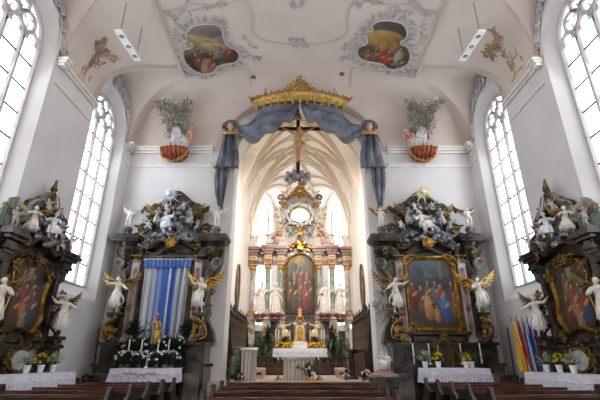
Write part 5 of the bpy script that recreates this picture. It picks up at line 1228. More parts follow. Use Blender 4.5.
# pendant pieces, statues of the nave piers: baptismal font
F = empty('baptismal_font', (2.45, 12.75, 0), 0, 1, 'grey marble baptismal font with a brown lid before the right pier', 'font')
mb = MB(); mb.lathe([(.4, 0), (.4, .12), (.3, .18), (.17, .3), (.15, .55), (.2, .66)], (0, 0, 0), 20); mb.build('foot', marble_grey, F)
mb = MB(); mb.lathe([(.2, .64), (.3, .72), (.41, .86), (.44, 1.0), (.47, 1.06), (.47, 1.12)], (0, 0, 0), 24, fold=lambda a, k: 1+.025*math.cos(8*a)); mb.build('basin', marble_grey, F)
mb = MB(); mb.lathe([(.45, 1.12), (.43, 1.17), (.32, 1.2), (.24, 1.26), (.14, 1.3)], (0, 0, 0), 24); mb.build('lid', marble_red, F)
statue('font_statue', 'seated', (2.40, 12.75, 1.29), .62, statue_white, 'white figure group on the lid of the baptismal font', 'statue', rz=.3)
statue('font_statue', 'putto_stand', (2.58, 12.72, 1.24), .5, statue_white, 'small white figure beside the larger one on the font lid', 'statue', rz=-.3)

# ------------------------------------------------------------------ drapery, canopy and crucifix in the chancel arch
YD = 14.2
Pm = empty('gilded_canopy', (0, YD, 11.3), 0, 1, 'gilded carved canopy above the blue painted drapery of the chancel arch', 'canopy')
mb = MB()
def cur(x): return -.35*(1-(x/1.9)**2)
n = 40; rings = []
for i in range(n+1):
    x = -1.9+3.8*i/n; y = cur(x); z = .26+.14*(1-(x/1.9)**2)
    rings.append([(x, y+.12, z-.16), (x, y-.04, z-.2), (x, y-.1, z-.05), (x, y-.2, z+.04), (x, y-.2, z+.12), (x, y-.06, z+.16), (x, y+.3, z+.16), (x, y+.3, z-.16)])
mb.loft(rings); mb.build('canopy_cornice', gold_matt, Pm, angle=50)
for i in range(13):
    x = -1.8+3.6*i/12; y = cur(x)-.08; z = .10+.14*(1-(x/1.9)**2)
    t = MB(); t.lathe([(.01, -.24), (.05, -.18), (.035, -.1), (.07, -.02), (.09, .04), (.06, .08)], (x, y, z), 8); t.build('tassel', gold_matt, Pm)
cr = MB(); rnd = random.Random(9)
for i in range(27):
    x = -1.95+3.9*i/26; y = cur(x)-.1; z = .42+.14*(1-(x/1.9)**2)
    cr.leafshape((x, y, z), (x+.05*(rnd.random()-.5), y-.05, z+.13+.07*(i % 2)), .13, .1, .03)
    if i % 2: cr.scroll((x, y-.02, z+.06), .08, 1.2, 1 if x > 0 else -1, 0, .022)
for q in (-1, 1): cr.scroll((q*1.98, -.05, .42), .16, 1.4, q, PI/2, .05); cr.leafshape((q*1.95, -.05, .4), (q*2.22, -.1, .62), .16, .1, .03)
cr.build('leaf_crest', gold_matt, Pm)
cr = MB(); z0 = .55
for k in range(5):
    for q in (-1, 1): cr.scroll((q*(.50-.105*k), -.42, z0+.05+.13*k), .16-.015*k, 1.3, q, PI/2*(1 if q > 0 else 1), .042); cr.leafshape((q*(.42-.09*k), -.42, z0+.1*k), (q*(.72-.13*k), -.45, z0+.16+.14*k), .16, .1, .03)
cr.lathe([(.05, 0), (.16, .12), (.1, .3), (.14, .42), (.03, .6), (.05, .68), (.005, .95)], (0, -.42, z0), 10); cr.tube([(-.12, -.42, z0+.8), (.12, -.42, z0+.8)], .025); cr.build('central_crest', gold_matt, Pm)
cb = MB(); cb.tube([(0, .3, .62), (0, .3, 1.35)], .02); cb.tube([(-1.5, .28, .4), (-1.5, .28, 1.3)], .015); cb.tube([(1.5, .28, .4), (1.5, .28, 1.3)], .015); cb.build('hanger', iron, Pm)
for q in (-1, 1):
    sd = 'left' if q < 0 else 'right'
    D = empty('painted_drapery', (0, YD, 11.0), 0, 1, 'grey blue gold edged drapery on the %s side of the chancel arch' % sd, 'drapery')
    top = [(298, 103, 0), (285, 104, 0), (272, 105, 0), (262, 107, .1), (255, 117, .45), (247, 123, .75), (238, 124, .95)]
    bot = [(298, 108, 0), (291, 119, 0), (281, 125, .1), (270, 133, .25), (258, 141, .5), (246, 141, .75), (239, 133, .95)]
    def conv(P): return [Vector((q*-1*at(px, py, YD+k)[0]*-1*1 if False else q*abs(at(px, py, YD+k)[0]), k, at(px, py, YD+k)[1]-11.0)) for px, py, k in P]
    T_ = smoothpath(conv(top), 8); B_ = smoothpath(conv(bot), 8)
    nn = len(T_); mb = MB()
    # scalloped lower edge
    for i in range(nn): B_[i] = B_[i]+Vector((0, 0, .13-.26*abs(math.sin(i/(nn-1)*PI*3.5))))
    mb.grid(nn-1, 14, lambda u, v: T_[round(u*(nn-1))].lerp(B_[round(u*(nn-1))], v)+Vector((0, -.10*math.sin(v*11+u*5)-.12*math.sin(v*PI), 0)))
    o = mb.build('swag', drape_blue, D); sd_ = o.modifiers.new('t', 'SOLIDIFY'); sd_.thickness = .035
    e = MB(); e.tube([p+Vector((0, -.1*math.sin(11+5*i/(nn-1)), 0)) for i, p in enumerate(B_)], .028, 6); e.build('gold_edge', gold_old, D)
    # hanging part against the wall
    def lp(px, py, dy=.95): x, z = at(px, py, YD+dy); return Vector((q*abs(x), dy, z-11.0))
    rows = [((234, 127), (225, 129)), ((236, 138), (222.5, 138)), ((239, 155), (218, 156)), ((238.5, 169), (214, 168))]
    mb = MB(); L_ = smoothpath([lp(*a) for a, b in rows], 6); R_ = smoothpath([lp(*b) for a, b in rows], 6); m_ = len(L_)-1
    mb.grid(20, m_, lambda u, v: L_[round(v*m_)].lerp(R_[round(v*m_)], u)+Vector((0, -.08*math.sin(u*18)-.12*math.sin(u*PI), 0)))
    o = mb.build('upper_fall', drape_blue, D); o.modifiers.new('t', 'SOLIDIFY').thickness = .04
    e = MB(); e.tube([L_[m_].lerp(R_[m_], k/20)+Vector((0, -.08*math.sin(k/20*18)-.14, 0)) for k in range(21)], .028, 6); e.build('gold_hem', gold_old, D)
    rows = [((229, 168), (217, 168)), ((228, 178), (215, 178)), ((225, 192), (215.5, 192)), ((222, 207), (218, 206))]
    mb = MB(); L2 = smoothpath([lp(a[0], a[1], 1.05) for a, b in rows], 6); R2 = smoothpath([lp(b[0], b[1], 1.05) for a, b in rows], 6); m2_ = len(L2)-1
    mb.grid(16, m2_, lambda u, v: L2[round(v*m2_)].lerp(R2[round(v*m2_)], u)+Vector((0, -.07*math.sin(u*15+v*3)-.10*math.sin(u*PI), 0)))
    o = mb.build('lower_fall', drape_blue, D); o.modifiers.new('t', 'SOLIDIFY').thickness = .04
    e = MB()
    for S_ in (L2, R2): e.tube([p+Vector((0, -.03, 0)) for p in S_], .02, 6)
    e.lathe([(.02, -.35), (.08, -.25), (.05, -.1), (.09, 0), (.03, .08)], L2[-1]+Vector((0, -.05, -.05)), 8); e.build('tassel', gold_old, D)
    # inner reverse of the cloth in gold ochre
    # angel bust holding the cloth
    hx, hz_ = at(231, 127, YD+.85)
    Ag = empty('angel_bust', (q*abs(hx), YD+.85, hz_-.25), 0, 1, 'angel head in a gold turban holding the %s end of the blue drapery' % sd, 'angel bust')
    m3 = MB(); m3.sphere((0, -.1, .22), .15, (.9, 1, 1.15), 12); m3.tube([(0, -.05, -.1), (0, -.08, .12)], [.12, .07], 10); m3.tube([(0, -.24, .24), (0, -.28, .2), (0, -.24, .18)], [.02, .03, .02], 6)
    for k in (-1, 1): m3.sphere((k*.145, -.08, .22), .035, seg=6); m3.tube([(k*.05, -.02, -.05), (k*.22, -.05, -.02), (k*.3, -.12, -.1)], [.07, .06, .04], 8)
    link('bust', remeshed(m3, .018, 'bust', 1), flesh, Ag)
    m3 = MB(); m3.tube([(.3*math.cos(a), -.06, .2+.3*math.sin(a)) for a in [PI*1.05-PI*1.1*i/14 for i in range(15)]], [.09]*15, 8, flat=.7); m3.build('hood', drape_blue, Ag)
    m3 = MB(); m3.tube([(-.36, -.05, -.08), (-.2, -.2, -.16), (0, -.24, -.18), (.2, -.2, -.16), (.36, -.05, -.08)], [.05, .08, .09, .08, .05], 8); m3.build('gold_collar', gold_matt, Ag)
    m3 = MB(); m3.sphere((0, -.02, .30), .17, (1, 1, .9), 10)
    for k in range(7): a = PI*k/6; m3.sphere((.16*math.cos(a), -.06, .26+.12*math.sin(a)), .06, seg=6)
    m3.build('hair', mat('brown_hair', '4a2e1c', '6b452c', 6, .6), Ag)

# crucifix
x0, zb = at(298, 130, 15.2)
CX = empty('hanging_crucifix', (-.08, 15.0, 8.9), 0, 1, 'large dark crucifix with painted body hanging in the middle of the chancel arch', 'crucifix')
mb = MB(); mb.box((0, .04, 1.2), (.15, .10, 2.9)); mb.box((0, .04, 1.98), (1.9, .10, .14))
for q in (-1, 1): mb.lathe([(.02, 0), (.1, .04), (.1, .1), (.02, .14)], (q*.96, .04, 1.98), 8, R=Matrix.Rotation(PI/2*q, 3, 'Y'))
mb.build('cross', wood_black, CX, smooth=False)
mb = MB(); mb.box((0, -.03, 2.5), (.34, .03, .17)); mb.build('title_board', mat('parchment', 'c9b890', 'ddd0ac', 5, .8), CX, smooth=False)
tx = bpy.data.curves.new('inscription', 'FONT'); tx.body = 'INRI'; tx.size = .12; tx.align_x = 'CENTER'; tx.align_y = 'CENTER'; tx.extrude = .003
to = bpy.data.objects.new('inscription', tx); C.objects.link(to); to.parent = CX; to.location = (0, -.052, 2.5); to.rotation_euler = (PI/2, 0, 0); tx.materials.append(wood_black)
dg_ = bpy.context.evaluated_depsgraph_get(); dg_.update(); im_ = bpy.data.meshes.new_from_object(to.evaluated_get(dg_)); bpy.data.objects.remove(to); to = link('inscription', im_, wood_black, CX, False); to.location = (0, -.052, 2.5); to.rotation_euler = (PI/2, 0, 0)
b = bpy.data.objects.new('corpus', FIG['corpus'].copy()); C.objects.link(b); b.parent = CX; b.data.materials.append(mat('corpus_paint', 'a8764e', 'c49670', 6, .55)); k = 1.02; b.scale = (k,)*3; b.location = (0, -.10, .22); b.data.polygons.foreach_set('use_smooth', [True]*len(b.data.polygons))
m3 = MB(); m3.lathe([(.17, -.12), (.2, -.05), (.185, .04), (.17, .1)], (0, 0, .95), 16, sy=.8, fold=lambda a, k_: 1+.05*math.sin(7*a)); m3.tube([(.17, -.03, .98), (.26, -.06, .9), (.24, -.05, .7)], [.05, .06, .02], 7); lc = m3.build('loincloth', gold_matt, b)
g = MB(); starburst(g, (.05, .04, 2.02), .1, .26, 16, .02); g.build('halo', gold, CX)
rd = MB(); rd.tube([(0, .05, 2.62), (0, .05, 3.6)], .02, 8); rd.lathe([(.05, 2.62), (.12, 2.72), (.04, 2.85), (.07, 2.95), (.02, 3.05)], (0, .05, 0), 10); rd.build('suspension_rod', gold_old, CX)
m3 = MB(); cloud(m3, (0, .1, -.40), .48, .26, .16, 34, 44, .11)
for i, (x, z) in enumerate(((-.42, -.28), (-.15, -.2), (.15, -.22), (.42, -.3), (-.28, -.5), (.25, -.52), (0, -.42))): cherub_head(m3, (x, -.16, z), .10, wing=False)
link('cherub_cloud', remeshed(m3, .02, 'cloud', 1), mat('silver_cloud', '6b6464', 'b8b0aa', 5, .5, .3), CX)
# ------------------------------------------------------------------ vault decoration
def vault_xy(px, py, off=.03):
    u = (px-300)/FPX; v = (200-py)/FPX; cp, sp = math.cos(PITCH), math.sin(PITCH)
    d = Vector((u, cp-v*sp, sp+v*cp)); lo, hi = 2.0, 30.0
    t = 2.0
    while t < 30:
        p = d*t
        if p.y >= Y_END-.02 or abs(p.x) > NAVE_X-.01 or EYE+p.z > z_nave(p.x, p.y): break
        t += .02
    p = d*t; return p.x, p.y
def stucco_curl(mb, x, y, r, a, rnd, w=.03):
    """a C scroll and a leaf lying on the vault"""
    d = rnd.choice((-1, 1)); N = 12; pts = []
    for i in range(N+1):
        t = i/N; q = r*(1-t)**.9; an = a+d*2*PI*1.15*t; X_, Y_ = x+q*math.cos(an), y+q*math.sin(an)
        if Y_ > Y_END-.05 or abs(X_) > NAVE_X-.05: return
        pts.append(on_vault(X_, Y_, .015))
    mb.tube(pts, [w*(1-.5*i/N) for i in range(N+1)], 5, flat=.7)
def stucco_leaf(mb, x, y, L, a, w):
    x1, y1 = x+L*math.cos(a), y+L*math.sin(a)
    if y1 > Y_END-.05 or abs(x1) > NAVE_X-.05 or abs(z_nave(x, y)-z_nave(x1, y1)) > 1.2*L+.1: return
    mb.leafshape(on_vault(x, y, .02), on_vault(x1, y1, .05), w, .15, .03, (0, 0, -1))
def stucco_branch(mb, path, rnd, r=.12, w=.028, dens=1.0):
    P = smoothpath([(x, y, 0) for x, y in path], 5)
    mb.tube([on_vault(p.x, p.y, .01) for p in P if p.y < Y_END-.05], w, 5)
    for i in range(1, len(P)):
        t = P[i]-P[i-1]; a = math.atan2(t.y, t.x)
        for q in (-1, 1):
            if rnd.random() < .8*dens: stucco_leaf(mb, P[i].x, P[i].y, r*(1+.9*rnd.random()), a+q*(.7+.6*rnd.random()), r*.55)
            if rnd.random() < .35*dens: stucco_curl(mb, P[i].x+q*r*.7*-math.sin(a), P[i].y+q*r*.7*math.cos(a), r*.5, a, rnd, w*.8)
FL = [(145,150),(148,128),(158,112),(175,100),(195,93),(220,90),(250,91),(270,96),(284,106),(290,125),(294,148),(303,172),(318,184),(338,190),(352,203),(358,220),(350,240),(335,247),(318,250),(295,254),(272,262),(258,280),(243,290),(228,293),(212,292),(190,286),(168,273),(152,260),(140,243),(133,222),(131,203),(140,192),(160,190),(172,180),(168,170),(152,163)]
FR = [(285,100),(300,86),(320,79),(345,77),(370,78),(392,83),(410,91),(422,105),(428,122),(427,142),(418,154),(402,162),(402,172),(420,178),(433,190),(440,210),(440,232),(432,250),(415,262),(396,270),(378,275),(360,273),(345,268),(335,256),(320,250),(296,246),(270,242),(248,235),(233,222),(228,205),(232,190),(245,180),(262,176),(270,165),(266,145),(262,130),(272,124),(288,122),(292,112)]
for q, OL, bx in ((-1, FL, 150), (1, FR, 300)):
    sd = 'left' if q < 0 else 'right'
    P = [vault_xy(bx+x/4, y/4) for x, y in OL]
    cx_ = sum(p[0] for p in P)/len(P); cy_ = sum(p[1] for p in P)/len(P)
    r = empty('ceiling_fresco', (cx_, cy_, z_nave(cx_, cy_)), 0, 1, 'curved ceiling painting with %s, %s of the two' % ('a grey sky over brown figures' if q < 0 else 'golden light and red figures', sd), 'ceiling painting')
    x0, x1, y0, y1 = min(p[0] for p in P), max(p[0] for p in P), min(p[1] for p in P), max(p[1] for p in P)
    off = Vector((cx_, cy_, z_nave(cx_, cy_)))
    # in the picture v = 0 is the far (eastern) edge, the foot of the scene
    if q < 0:
        st = [(.55, .9, .7, .22, .2, '8a8478'), (.3, .72, .5, .10, -.35, 'b39a68'), (.7, .52, .4, .08, -.3, 'a89268'), (.55, .35, .6, .12, -.2, '5c4a38'), (.2, .3, .3, .2, 0, '3c2e24'), (.8, .36, .25, .1, .1, '5a3224')]
        for x, y, sc, c in ((.22, .3, .9, '6a3a2a'), (.36, .24, .9, '8a6a50'), (.5, .3, .8, '4a4038'), (.44, .14, .9, '7a4a38'), (.68, .4, .8, '5a5654'), (.8, .38, .7, '7a3a2a'), (.3, .12, .8, '9a7a5c'), (.6, .42, .7, '84786a'), (.3, .45, .7, '4c443c')): st += person_strokes(x, y, sc, c)
        bt, bb = '8f897c', '3a2a20'
    else:
        st = [(.5, .9, .5, .2, 0, '55504a'), (.45, .62, .4, .2, 0, 'a5864c'), (.62, .55, .3, .16, 0, '8a6c3c'), (.3, .25, .3, .12, 0, '5c4630'), (.8, .25, .2, .2, 0, '4a443c')]
        for x, y, sc, c in ((.48, .22, 1.1, '8e2e20'), (.6, .2, 1.0, '963828'), (.35, .26, .9, '6a5038'), (.78, .3, 1.0, '9a948a'), (.85, .16, .9, '5a564c'), (.2, .22, .8, '7a5a34'), (.45, .5, .8, '9a7a44'), (.65, .5, .8, '8c6c40'), (.7, .1, .8, '4c443a')): st += person_strokes(x, y, sc, c)
        bt, bb = '5c564e', '3c3226'
    me = picture_mesh([((x-x0)/(x1-x0), (y1-y)/(y1-y0)) for x, y in P], 64, 64, st, lambda u, v: on_vault(x0+(x1-x0)*u, y1-(y1-y0)*v, .03)-off, bt, bb, 50+q, .14)
    link('picture', me, paint, r, smooth=False)
    f = MB(); loop = P+[P[0]]
    f.tube([on_vault(x, y, .05)-off for x, y in loop], .032, 6); f.build('stucco_frame', stone_white, r)
    rnd = random.Random(60+q); s_ = MB()
    n = len(P)
    for i in range(n):
        x, y = P[i]; a = math.atan2(y-cy_, x-cx_)
        for k in range(2):
            rr = .07+.08*rnd.random(); stucco_curl(s_, x+math.cos(a)*(.15+.15*k), y+math.sin(a)*(.15+.15*k), rr, a+rnd.random(), rnd, .018)
            stucco_leaf(s_, x+math.cos(a)*.1, y+math.sin(a)*.1, .12+.16*rnd.random(), a+rnd.random()*1.2-.6, .05)
    for path in ([(-4.3, 11.9), (-4.45, 11.3), (-4.3, 10.7), (-4.45, 10.2)], [(-3.9, 10.4), (-3.2, 10.25), (-2.6, 10.15), (-2.1, 9.9), (-1.9, 9.5)], [(-2.2, 11.6), (-1.95, 12.0), (-1.75, 12.4)], [(-2.2, 12.7), (-1.9, 12.9), (-1.65, 12.95)], [(-4.2, 12.8), (-4.55, 13.1), (-4.4, 13.4)], [(-3.0, 13.2), (-3.5, 13.3), (-4.1, 13.4)], [(-4.3, 10.4), (-3.9, 10.1), (-3.5, 9.7)]):
        stucco_branch(s_, [(-q*x, y) for x, y in path], rnd, .10, .016, .8)
    s_.M = Matrix.Translation(-off); s2 = MB(); s2.v = [p-off for p in s_.v]; s2.f = s_.f; s2.build('stucco_scrollwork', mat('stucco_grey', 'b4b1b0', 'cfccca', 6, .85), r)
# free stucco sprays of the vault
def spray(paths, label, m, r=.14, w=.028, seed=0, name='stucco_spray', cat='stucco ornament', dens=1.0, group=None):
    mb = MB(); rnd = random.Random(seed)
    for p in paths: stucco_branch(mb, p, rnd, r, w, dens)
    return tag(mb.build(name, m), label, cat, group)
sg = mat('stucco_grey', 'a9a8a8')
spray([[(-.35, 12.2), (0, 12.3), (.35, 12.2)], [(0, 12.3), (0, 12.0)], [(-.2, 12.25), (-.3, 12.0)]], 'small grey stucco spray on the vault above the gilded canopy', sg, .12, .03, 1)
spray([[(-.4, 10.0), (0, 9.8), (.4, 10.0)], [(0, 9.7), (0, 10.3)], [(-.2, 10.0), (-.1, 10.4)]], 'grey stucco spray at the top edge, middle of the vault', sg, .14, .03, 2)
spray([[(1.3, 9.7), (1.7, 9.9), (2.1, 10.2)], [(1.5, 9.6), (2.0, 9.7)]], 'grey stucco spray above the right ceiling painting', sg, .16, .03, 3)
fp = mat('brown_floral_paint', 'a08468', 'c2a88e', 5, .9)
def pp(L, bx=0, by=0): return [vault_xy(bx+x/4, by+y/4) for x, y in L]
for q in (-1, 1):
    sd = 'left' if q < 0 else 'right'
    if q < 0: PL = [[(342, 362), (330, 330), (350, 270), (385, 225), (430, 210), (465, 235)], [(330, 330), (310, 290)], [(385, 225), (400, 180), (425, 150)], [(420, 205), (410, 165), (390, 170)], [(350, 280), (375, 250), (400, 260)], [(320, 340), (310, 310), (330, 290)]]; b = 0
    else: PL = [[(246, 325), (260, 290), (240, 250), (205, 205), (165, 185), (135, 210)], [(260, 290), (290, 260)], [(205, 205), (190, 150), (165, 115)], [(180, 190), (190, 140)], [(240, 250), (270, 210)], [(165, 195), (160, 225)]]; b = 450
    spray([pp(p, b) for p in PL], 'brown floral relief on the vault beside the %s luminaire' % sd, fp, .095, .024, 20+q, 'floral_relief', 'floral relief')
    # stucco on the window arches
    for j, yc in enumerate(BAYS[:2]):
        mb = MB(); rnd = random.Random(30+j+q)
        for i in range(64):
            a = PI*(.0+.60*rnd.random()) if True else 0
            rr = 1.26-.22*rnd.random(); X_ = q*(NAVE_X-.04-.25*rnd.random()); c = Vector((X_, yc+rr*math.cos(a)*1.0, Z_COR+.1+(rr+.62)*math.sin(a)))
            if rr < 0: continue
            # leaves on the lunette band above the window
            c = Vector((q*(NAVE_X-.03), yc+(1.27+.12*rnd.random())*math.cos(a), Z_COR+.25+(1.37+.45*rnd.random())*math.sin(a)))
            an = a+rnd.random()*2-1; d = Vector((-q*.25, math.cos(an), math.sin(an))); mb.leafshape(c, c+d*.3, .14, .15, .05, (-q, 0, 0))
            if i % 3 == 0: mb.scroll(c+Vector((-q*.05, 0, 0)), .11, 1.2, rnd.choice((-1, 1)), a, .03, 'yz')
        tag(mb.build('stucco_leaf_band', sg), 'grey stucco leaves over the %s %s nave window' % (['far', 'near'][j], sd), 'stucco ornament', kind='stuff')
    # vents
    vx, vy = vault_xy(253.5 if q < 0 else 342, 77 if q < 0 else 74)
    v = MB(); v.lathe([(.001, -.03), (.09, -.03), (.11, -.01), (.11, .03)], on_vault(vx, vy, .0), 16); vv = v.build('ceiling_vent', mat('vent_grey', '5a544e', '7a736b', 6, .7)); tag(vv, 'small round dark vent in the vault, %s of the gilded canopy' % sd, 'vent')
# luminaires hung on wires
for q in (-1, 1):
    sd = 'left' if q < 0 else 'right'
    L = empty('hanging_luminaire', (q*5.55, 10.2, 11.0), 0, 1, 'white flat luminaire with three spotlights hanging on wires from the %s vault' % sd, 'ceiling light', 'hanging spotlight luminaires')
    L.rotation_euler = (0, 0, q*.08)
    mb = MB(); mb.box((0, 0, 0), (.24, 1.35, .07)); mb.build('housing', mat('white_enamel', 'dcdcda', 'e6e6e4', 3, .4), L, smooth=False)
    for k in (-1, 0, 1):
        m = MB(); m.lathe([(.001, -.05), (.06, -.05), (.075, -.036), (.08, -.02)], (0, k*.44, 0), 14); m.build('spotlight', mat('spot_dark', '2c2a28', '4c4a48', 5, .3), L)
        m = MB(); m.sphere((0, k*.44, -.05), .025, seg=8); m.build('lamp_bulb', silver, L)
    for k in (-1, 1):
        m = MB(); z = z_nave(q*5.55, 10.2+k*.55)-11.0; m.tube([(0, k*.55, .03), (0, k*.55, z+.02)], .009, 5); m.build('suspension_wire', iron, L)
for q, (a, b2) in ((-1, ((176, 38), (178, 104))), (1, ((414, 38), (412, 104)))):
    pass
# pier ornaments: carved cartouches with putti above the cornice
cred = mat('red_drape_paint', '6e2019', 'b85a34', 5, .6)
br_g = mat('green_relief', '6d7f74', 'a3b0a4', 6, .8); br_b = mat('brown_relief', '927c68', 'b8a691', 6, .8)
for q in (-1, 1):
    sd = 'left' if q < 0 else 'right'; cx_ = -5.35 if q < 0 else 5.25
    r = empty('putto_cartouche', (cx_, Y_END-.30, Z_COR-.36), 0, 1, 'red and gold console with white cartouche and branches, %s of the chancel arch' % sd, 'cartouche'); f = q
    mb = MB(); n = 24; rings = []
    for i in range(n+1):
        u = i/n; x = -.56+1.12*u; h = .48*(1-(2*u-1)**2)**.5; fo = .05*math.sin(u*40)
        rings.append([(x, .1, .28), (x, -.28-.18*(1-(2*u-1)**2)+fo, .28), (x, -.34-.2*(1-(2*u-1)**2)+fo, .16), (x, -.1+fo, .2-h), (x, .1, .2-h)])
    mb.loft(rings); mb.build('console', cred, r, angle=60)
    g = MB(); g.tube([(x_-.02, -.18+.05*math.sin(i*1.7), 0.2-.50*(1-((i/12)-1)**2)**.5-.0) for i, x_ in enumerate([-.56+1.12*k/24 for k in range(25)])], .05, 6)
    for k in range(9): u = k/8; x = -.5+u; g.leafshape((x, -.42, .26), (x, -.36, .26-.32*(1-(2*u-1)**2)**.5-.10), .11, 0, .03)
    g.build('gold_fringe', gold_matt, r)
    w = MB()
    for k in range(4):
        px_ = -.1*f+(-.28+.16*k)*f; w.tube([(px_, -.2, .3), (px_-.1*f, -.26, .55+.05*k), (px_+.05*f, -.3, .85+.08*k)], [.15, .17, .07], 8, flat=.5, up=(0, 1, 0))
    w.box((-.1*f, -.36, .95), (.3, .06, .55), R=Matrix.Rotation(.35*f, 3, 'Y')); w.scroll((-.35*f, -.3, .5), .16, 1.3, 1, 0, .045); w.scroll((.1*f, -.32, .45), .14, 1.3, -1, 0, .045); w.build('white_cartouche', stone_white, r)
    rnd = random.Random(70+q)
    for nm, m, base, dx in (('green_branch', br_g, .1, .45), ('brown_branch', br_b, -.05, -.45), ('small_branch', br_b, 0, .12), ('low_branch', br_g, .15, -.2)):
        b = MB(); P = smoothpath([(base*-f, -.05, .6), (base*-f+dx*.4*-f, -.25, 1.1), (dx*.9*-f, -.55, 1.7), (dx*1.35*-f, -.95, 2.05 if nm != 'small_branch' else 1.8)], 6); b.tube(P, .025, 6)
        for p in P[3:]:
            for k in range(9):
                a = rnd.random()*2*PI; L = .10+.18*rnd.random(); p2 = p+Vector((.4*(rnd.random()-.5), -.05, .25*(rnd.random()-.5))); b.leafshape(p2, p2+Vector((math.cos(a)*L, -.06, math.sin(a)*L)), .05, .2, .012)
        b.build(nm, m, r)
    bs = MB()
    statue('putto_statue', 'putto_stand' if q < 0 else 'putto_sit', (cx_-f*.62 if q < 0 else cx_-.62, Y_END-.5, Z_COR+.165), .95 if q < 0 else 1.0, flesh, 'flesh coloured naked putto %s on the cornice, %s of the chancel arch' % ('standing' if q < 0 else 'sitting', sd), 'putto statue', mirror=q > 0, rz=.3*f)

# ------------------------------------------------------------------ pews
def pew(x0, x1, y, label, first=None):
    """bench facing the chancel; local x from 0 to length"""
    L = x1-x0
    if first is not None:
        r = copy_tree(first)
    else:
        r = empty('pew', (0, 0, 0)); 
        mb = MB(); mb.box((L/2, 0, .72), (L, .04, .46)); mb.build('backrest', wood_dark, r, smooth=False)
        mb = MB(); mb.box((L/2, .0, .97), (L+.02, .09, .05)); mb.build('top_rail', mat('polished_wood', '3a2018', '6a4030', 3, .2, stretch=(1, 6, 6)), r, smooth=False)
        mb = MB(); mb.box((L/2, .24, .44), (L, .40, .04)); mb.build('seat', wood_mid, r, smooth=False)
        mb = MB(); mb.box((L/2, -.18, .78), (L, .20, .03), R=None); mb.build('book_shelf', wood_dark, r, smooth=False)
        mb = MB(); mb.box((L/2, -.22, .14), (L, .16, .04)); mb.build('kneeler', wood_mid, r, smooth=False)
        for xe in (0, L):
            e = MB(); out = smoothpath([(-.30, 0, 0), (-.30, 0, .30), (-.22, 0, .55), (-.26, 0, .80), (-.12, 0, .90), (-.07, 0, 1.00), (-.02, 0, 1.10), (.06, 0, 1.10), (.10, 0, 1.0), (.12, 0, .80), (.22, 0, .64), (.42, 0, .58), (.46, 0, .44), (.40, 0, .25), (.46, 0, 0)], 3)
            e.prism([(p.x, p.z) for p in out], xe-.035, xe+.035, 'yz'); e.lathe([(.001, -.05), (.05, -.045), (.06, 0), (.05, .045), (.001, .05)], (xe, .02, 1.06), 10, R=Matrix.Rotation(PI/2, 3, 'Y')); 
            e.scroll((xe+.04, .28, .48), .10, 1.3, 1, 0, .018, 'yz'); e.scroll((xe-.04, .28, .48), .10, 1.3, 1, 0, .018, 'yz'); e.build('bench_end', wood_dark, r, angle=50)
    r.location = (x0, y, 0.0); tag(r, label, 'pew', 'dark wooden pews'); return r
YP = [12.0, 11.0, 10.0, 9.0, 8.0]
nth = ['first', 'second', 'third', 'fourth', 'fifth']
f0 = None
for q in (-1, 1):
    for i, y in enumerate(YP):
        near = i in (0, 1, 2, 3)
        xa, xb = (-6.1, -3.45) if q < 0 else (3.45, 6.1)
        p = pew(xa, xb, y, 'dark wooden pew, %s row counted from the %s side altars' % (nth[i], 'left' if q < 0 else 'right'), f0)
        if f0 is None: f0 = p
for i, (y, hw) in enumerate(((11.9, 1.95), (10.4, 1.85), (8.9, 1.75), (7.4, 1.62))):
    p = pew(-hw, hw, y, 'dark wooden pew in the middle block, %s row from the chancel steps' % nth[i])
# carved front bench ends near the nave walls
for q in (-1, 1):
    sd = 'left' if q < 0 else 'right'
    r = empty('kneeling_bench', (q*6.1, 12.75, -.10), 0, 1, 'dark kneeling bench with curled carved top beside the %s wall altar' % sd, 'bench')
    mb = MB(); mb.box((0, 0, .5), (.7, .08, .9)); mb.build('front_panel', wood_dark, r, smooth=False); mb = MB(); mb.box((0, .1, .98), (.8, .36, .05)); mb.build('desk_board', wood_dark, r, smooth=False); mb = MB(); mb.box((0, .4, .2), (.7, .3, .05)); mb.build('kneeler', wood_mid, r, smooth=False)
    for k in (-1, 1):
        e = MB(); e.box((k*.36, .2, .5), (.06, .6, 1.0)); e.build('side_panel', wood_dark, r, smooth=False)
    e = MB(); e.scroll((-.16, 0, 1.13), .15, 1.4, 1, -PI/2, .05); e.scroll((.16, 0, 1.13), .15, 1.4, -1, -PI/2, .05); e.sphere((0, 0, 1.24), .07, seg=8); e.build('curled_top', wood_dark, r)

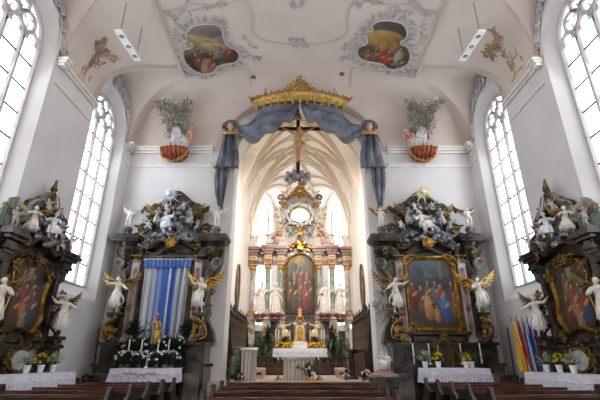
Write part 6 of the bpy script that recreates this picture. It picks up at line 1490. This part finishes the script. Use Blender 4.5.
# ------------------------------------------------------------------ flags by the right wall
fl = [('yellow and white', ['d8a820', 'e9bf3e', 'ece4d0'], 6.42), ('red and gold', ['a82424', 'bb3030', 'caa040'], 6.56), ('blue and white striped', ['2c52a0', 'dfe3ec', '2c52a0'], 6.70), ('blue and pale grey', ['2a4a94', '3a62b4', 'cfd6e6'], 6.84), ('dark blue with a red edge', ['8e2030', '24448c', '2a50a0', 'd8deea'], 6.98)]
stand = empty('flag_stand', (6.9, 13.0, 0), 0, 1, 'dark wooden stand holding the five flags by the right wall', 'stand')
mb = MB(); mb.box((0, 0, .2), (.85, .3, .4)); mb.build('base', wood_dark, stand, smooth=False)
mb = MB(); mb.box((0, 0, .6), (.85, .2, .06)); mb.build('holder', wood_dark, stand, smooth=False)
for q_ in (-1, 1): mb = MB(); mb.box((q_*.4, 0, .5), (.05, .16, .3)); mb.build('post', wood_dark, stand, smooth=False)
for i, (nm, cs, x) in enumerate(fl):
    x = 6.68+.12*i
    z1 = 2.78-.02*i; r = empty('flag', (x, 13.0, .4), 0, 1, '%s flag in the stand by the right wall' % nm, 'flag', 'flags by the right nave wall')
    r.rotation_euler = (.03, -.05+.02*i, 0)
    p = MB(); p.tube([(0, 0, 0), (0, 0, z1-.4)], .016, 8); p.build('pole', wood_mid, r)
    k = MB(); k.lathe([(.03, 0), (.035, .03), (.008, .12), (.001, .15)], (0, 0, z1-.42), 8); k.tube([(-.07, 0, z1-.48), (.07, 0, z1-.48)], .012); k.build('finial', gold, r)
    nst = len(cs)
    for j, c in enumerate(cs):
        m = MB(); x0_, x1_ = -.12+.28*j/nst, -.12+.28*(j+1)/nst
        m.grid(5, 14, lambda u, v, x0_=x0_, x1_=x1_: ((x0_+(x1_-x0_)*u)*(.35+.65*v)+.05*v, -.06+.05*math.sin((x0_+(x1_-x0_)*u)*55+v*2)*(.5+v*.5), z1-.5-1.5*v+.02*math.sin(u*5)))
        o = m.build('cloth_stripe', mat('flag_'+c, c, c, 5, .85), r); o.modifiers.new('t', 'SOLIDIFY').thickness = .006
# candle snuffers leaning on the walls by the corners
for q in (-1, 1):
    sd = 'left' if q < 0 else 'right'
    r = empty('candle_snuffer', (q*7.15, 15.1 if q < 0 else 14.6, 0), 0, 1, 'long thin candle snuffer pole leaning in the %s corner of the nave' % sd, 'pole')
    m = MB(); m.tube([(0, 0, 0), (q*.12, .1, 2.55)], .022, 8); m.build('pole', iron, r); m = MB(); m.lathe([(.05, 0), (.03, .08), (.01, .12)], (q*.12, .1, 2.5), 10); m.build('snuffer_cap', gold_old, r)
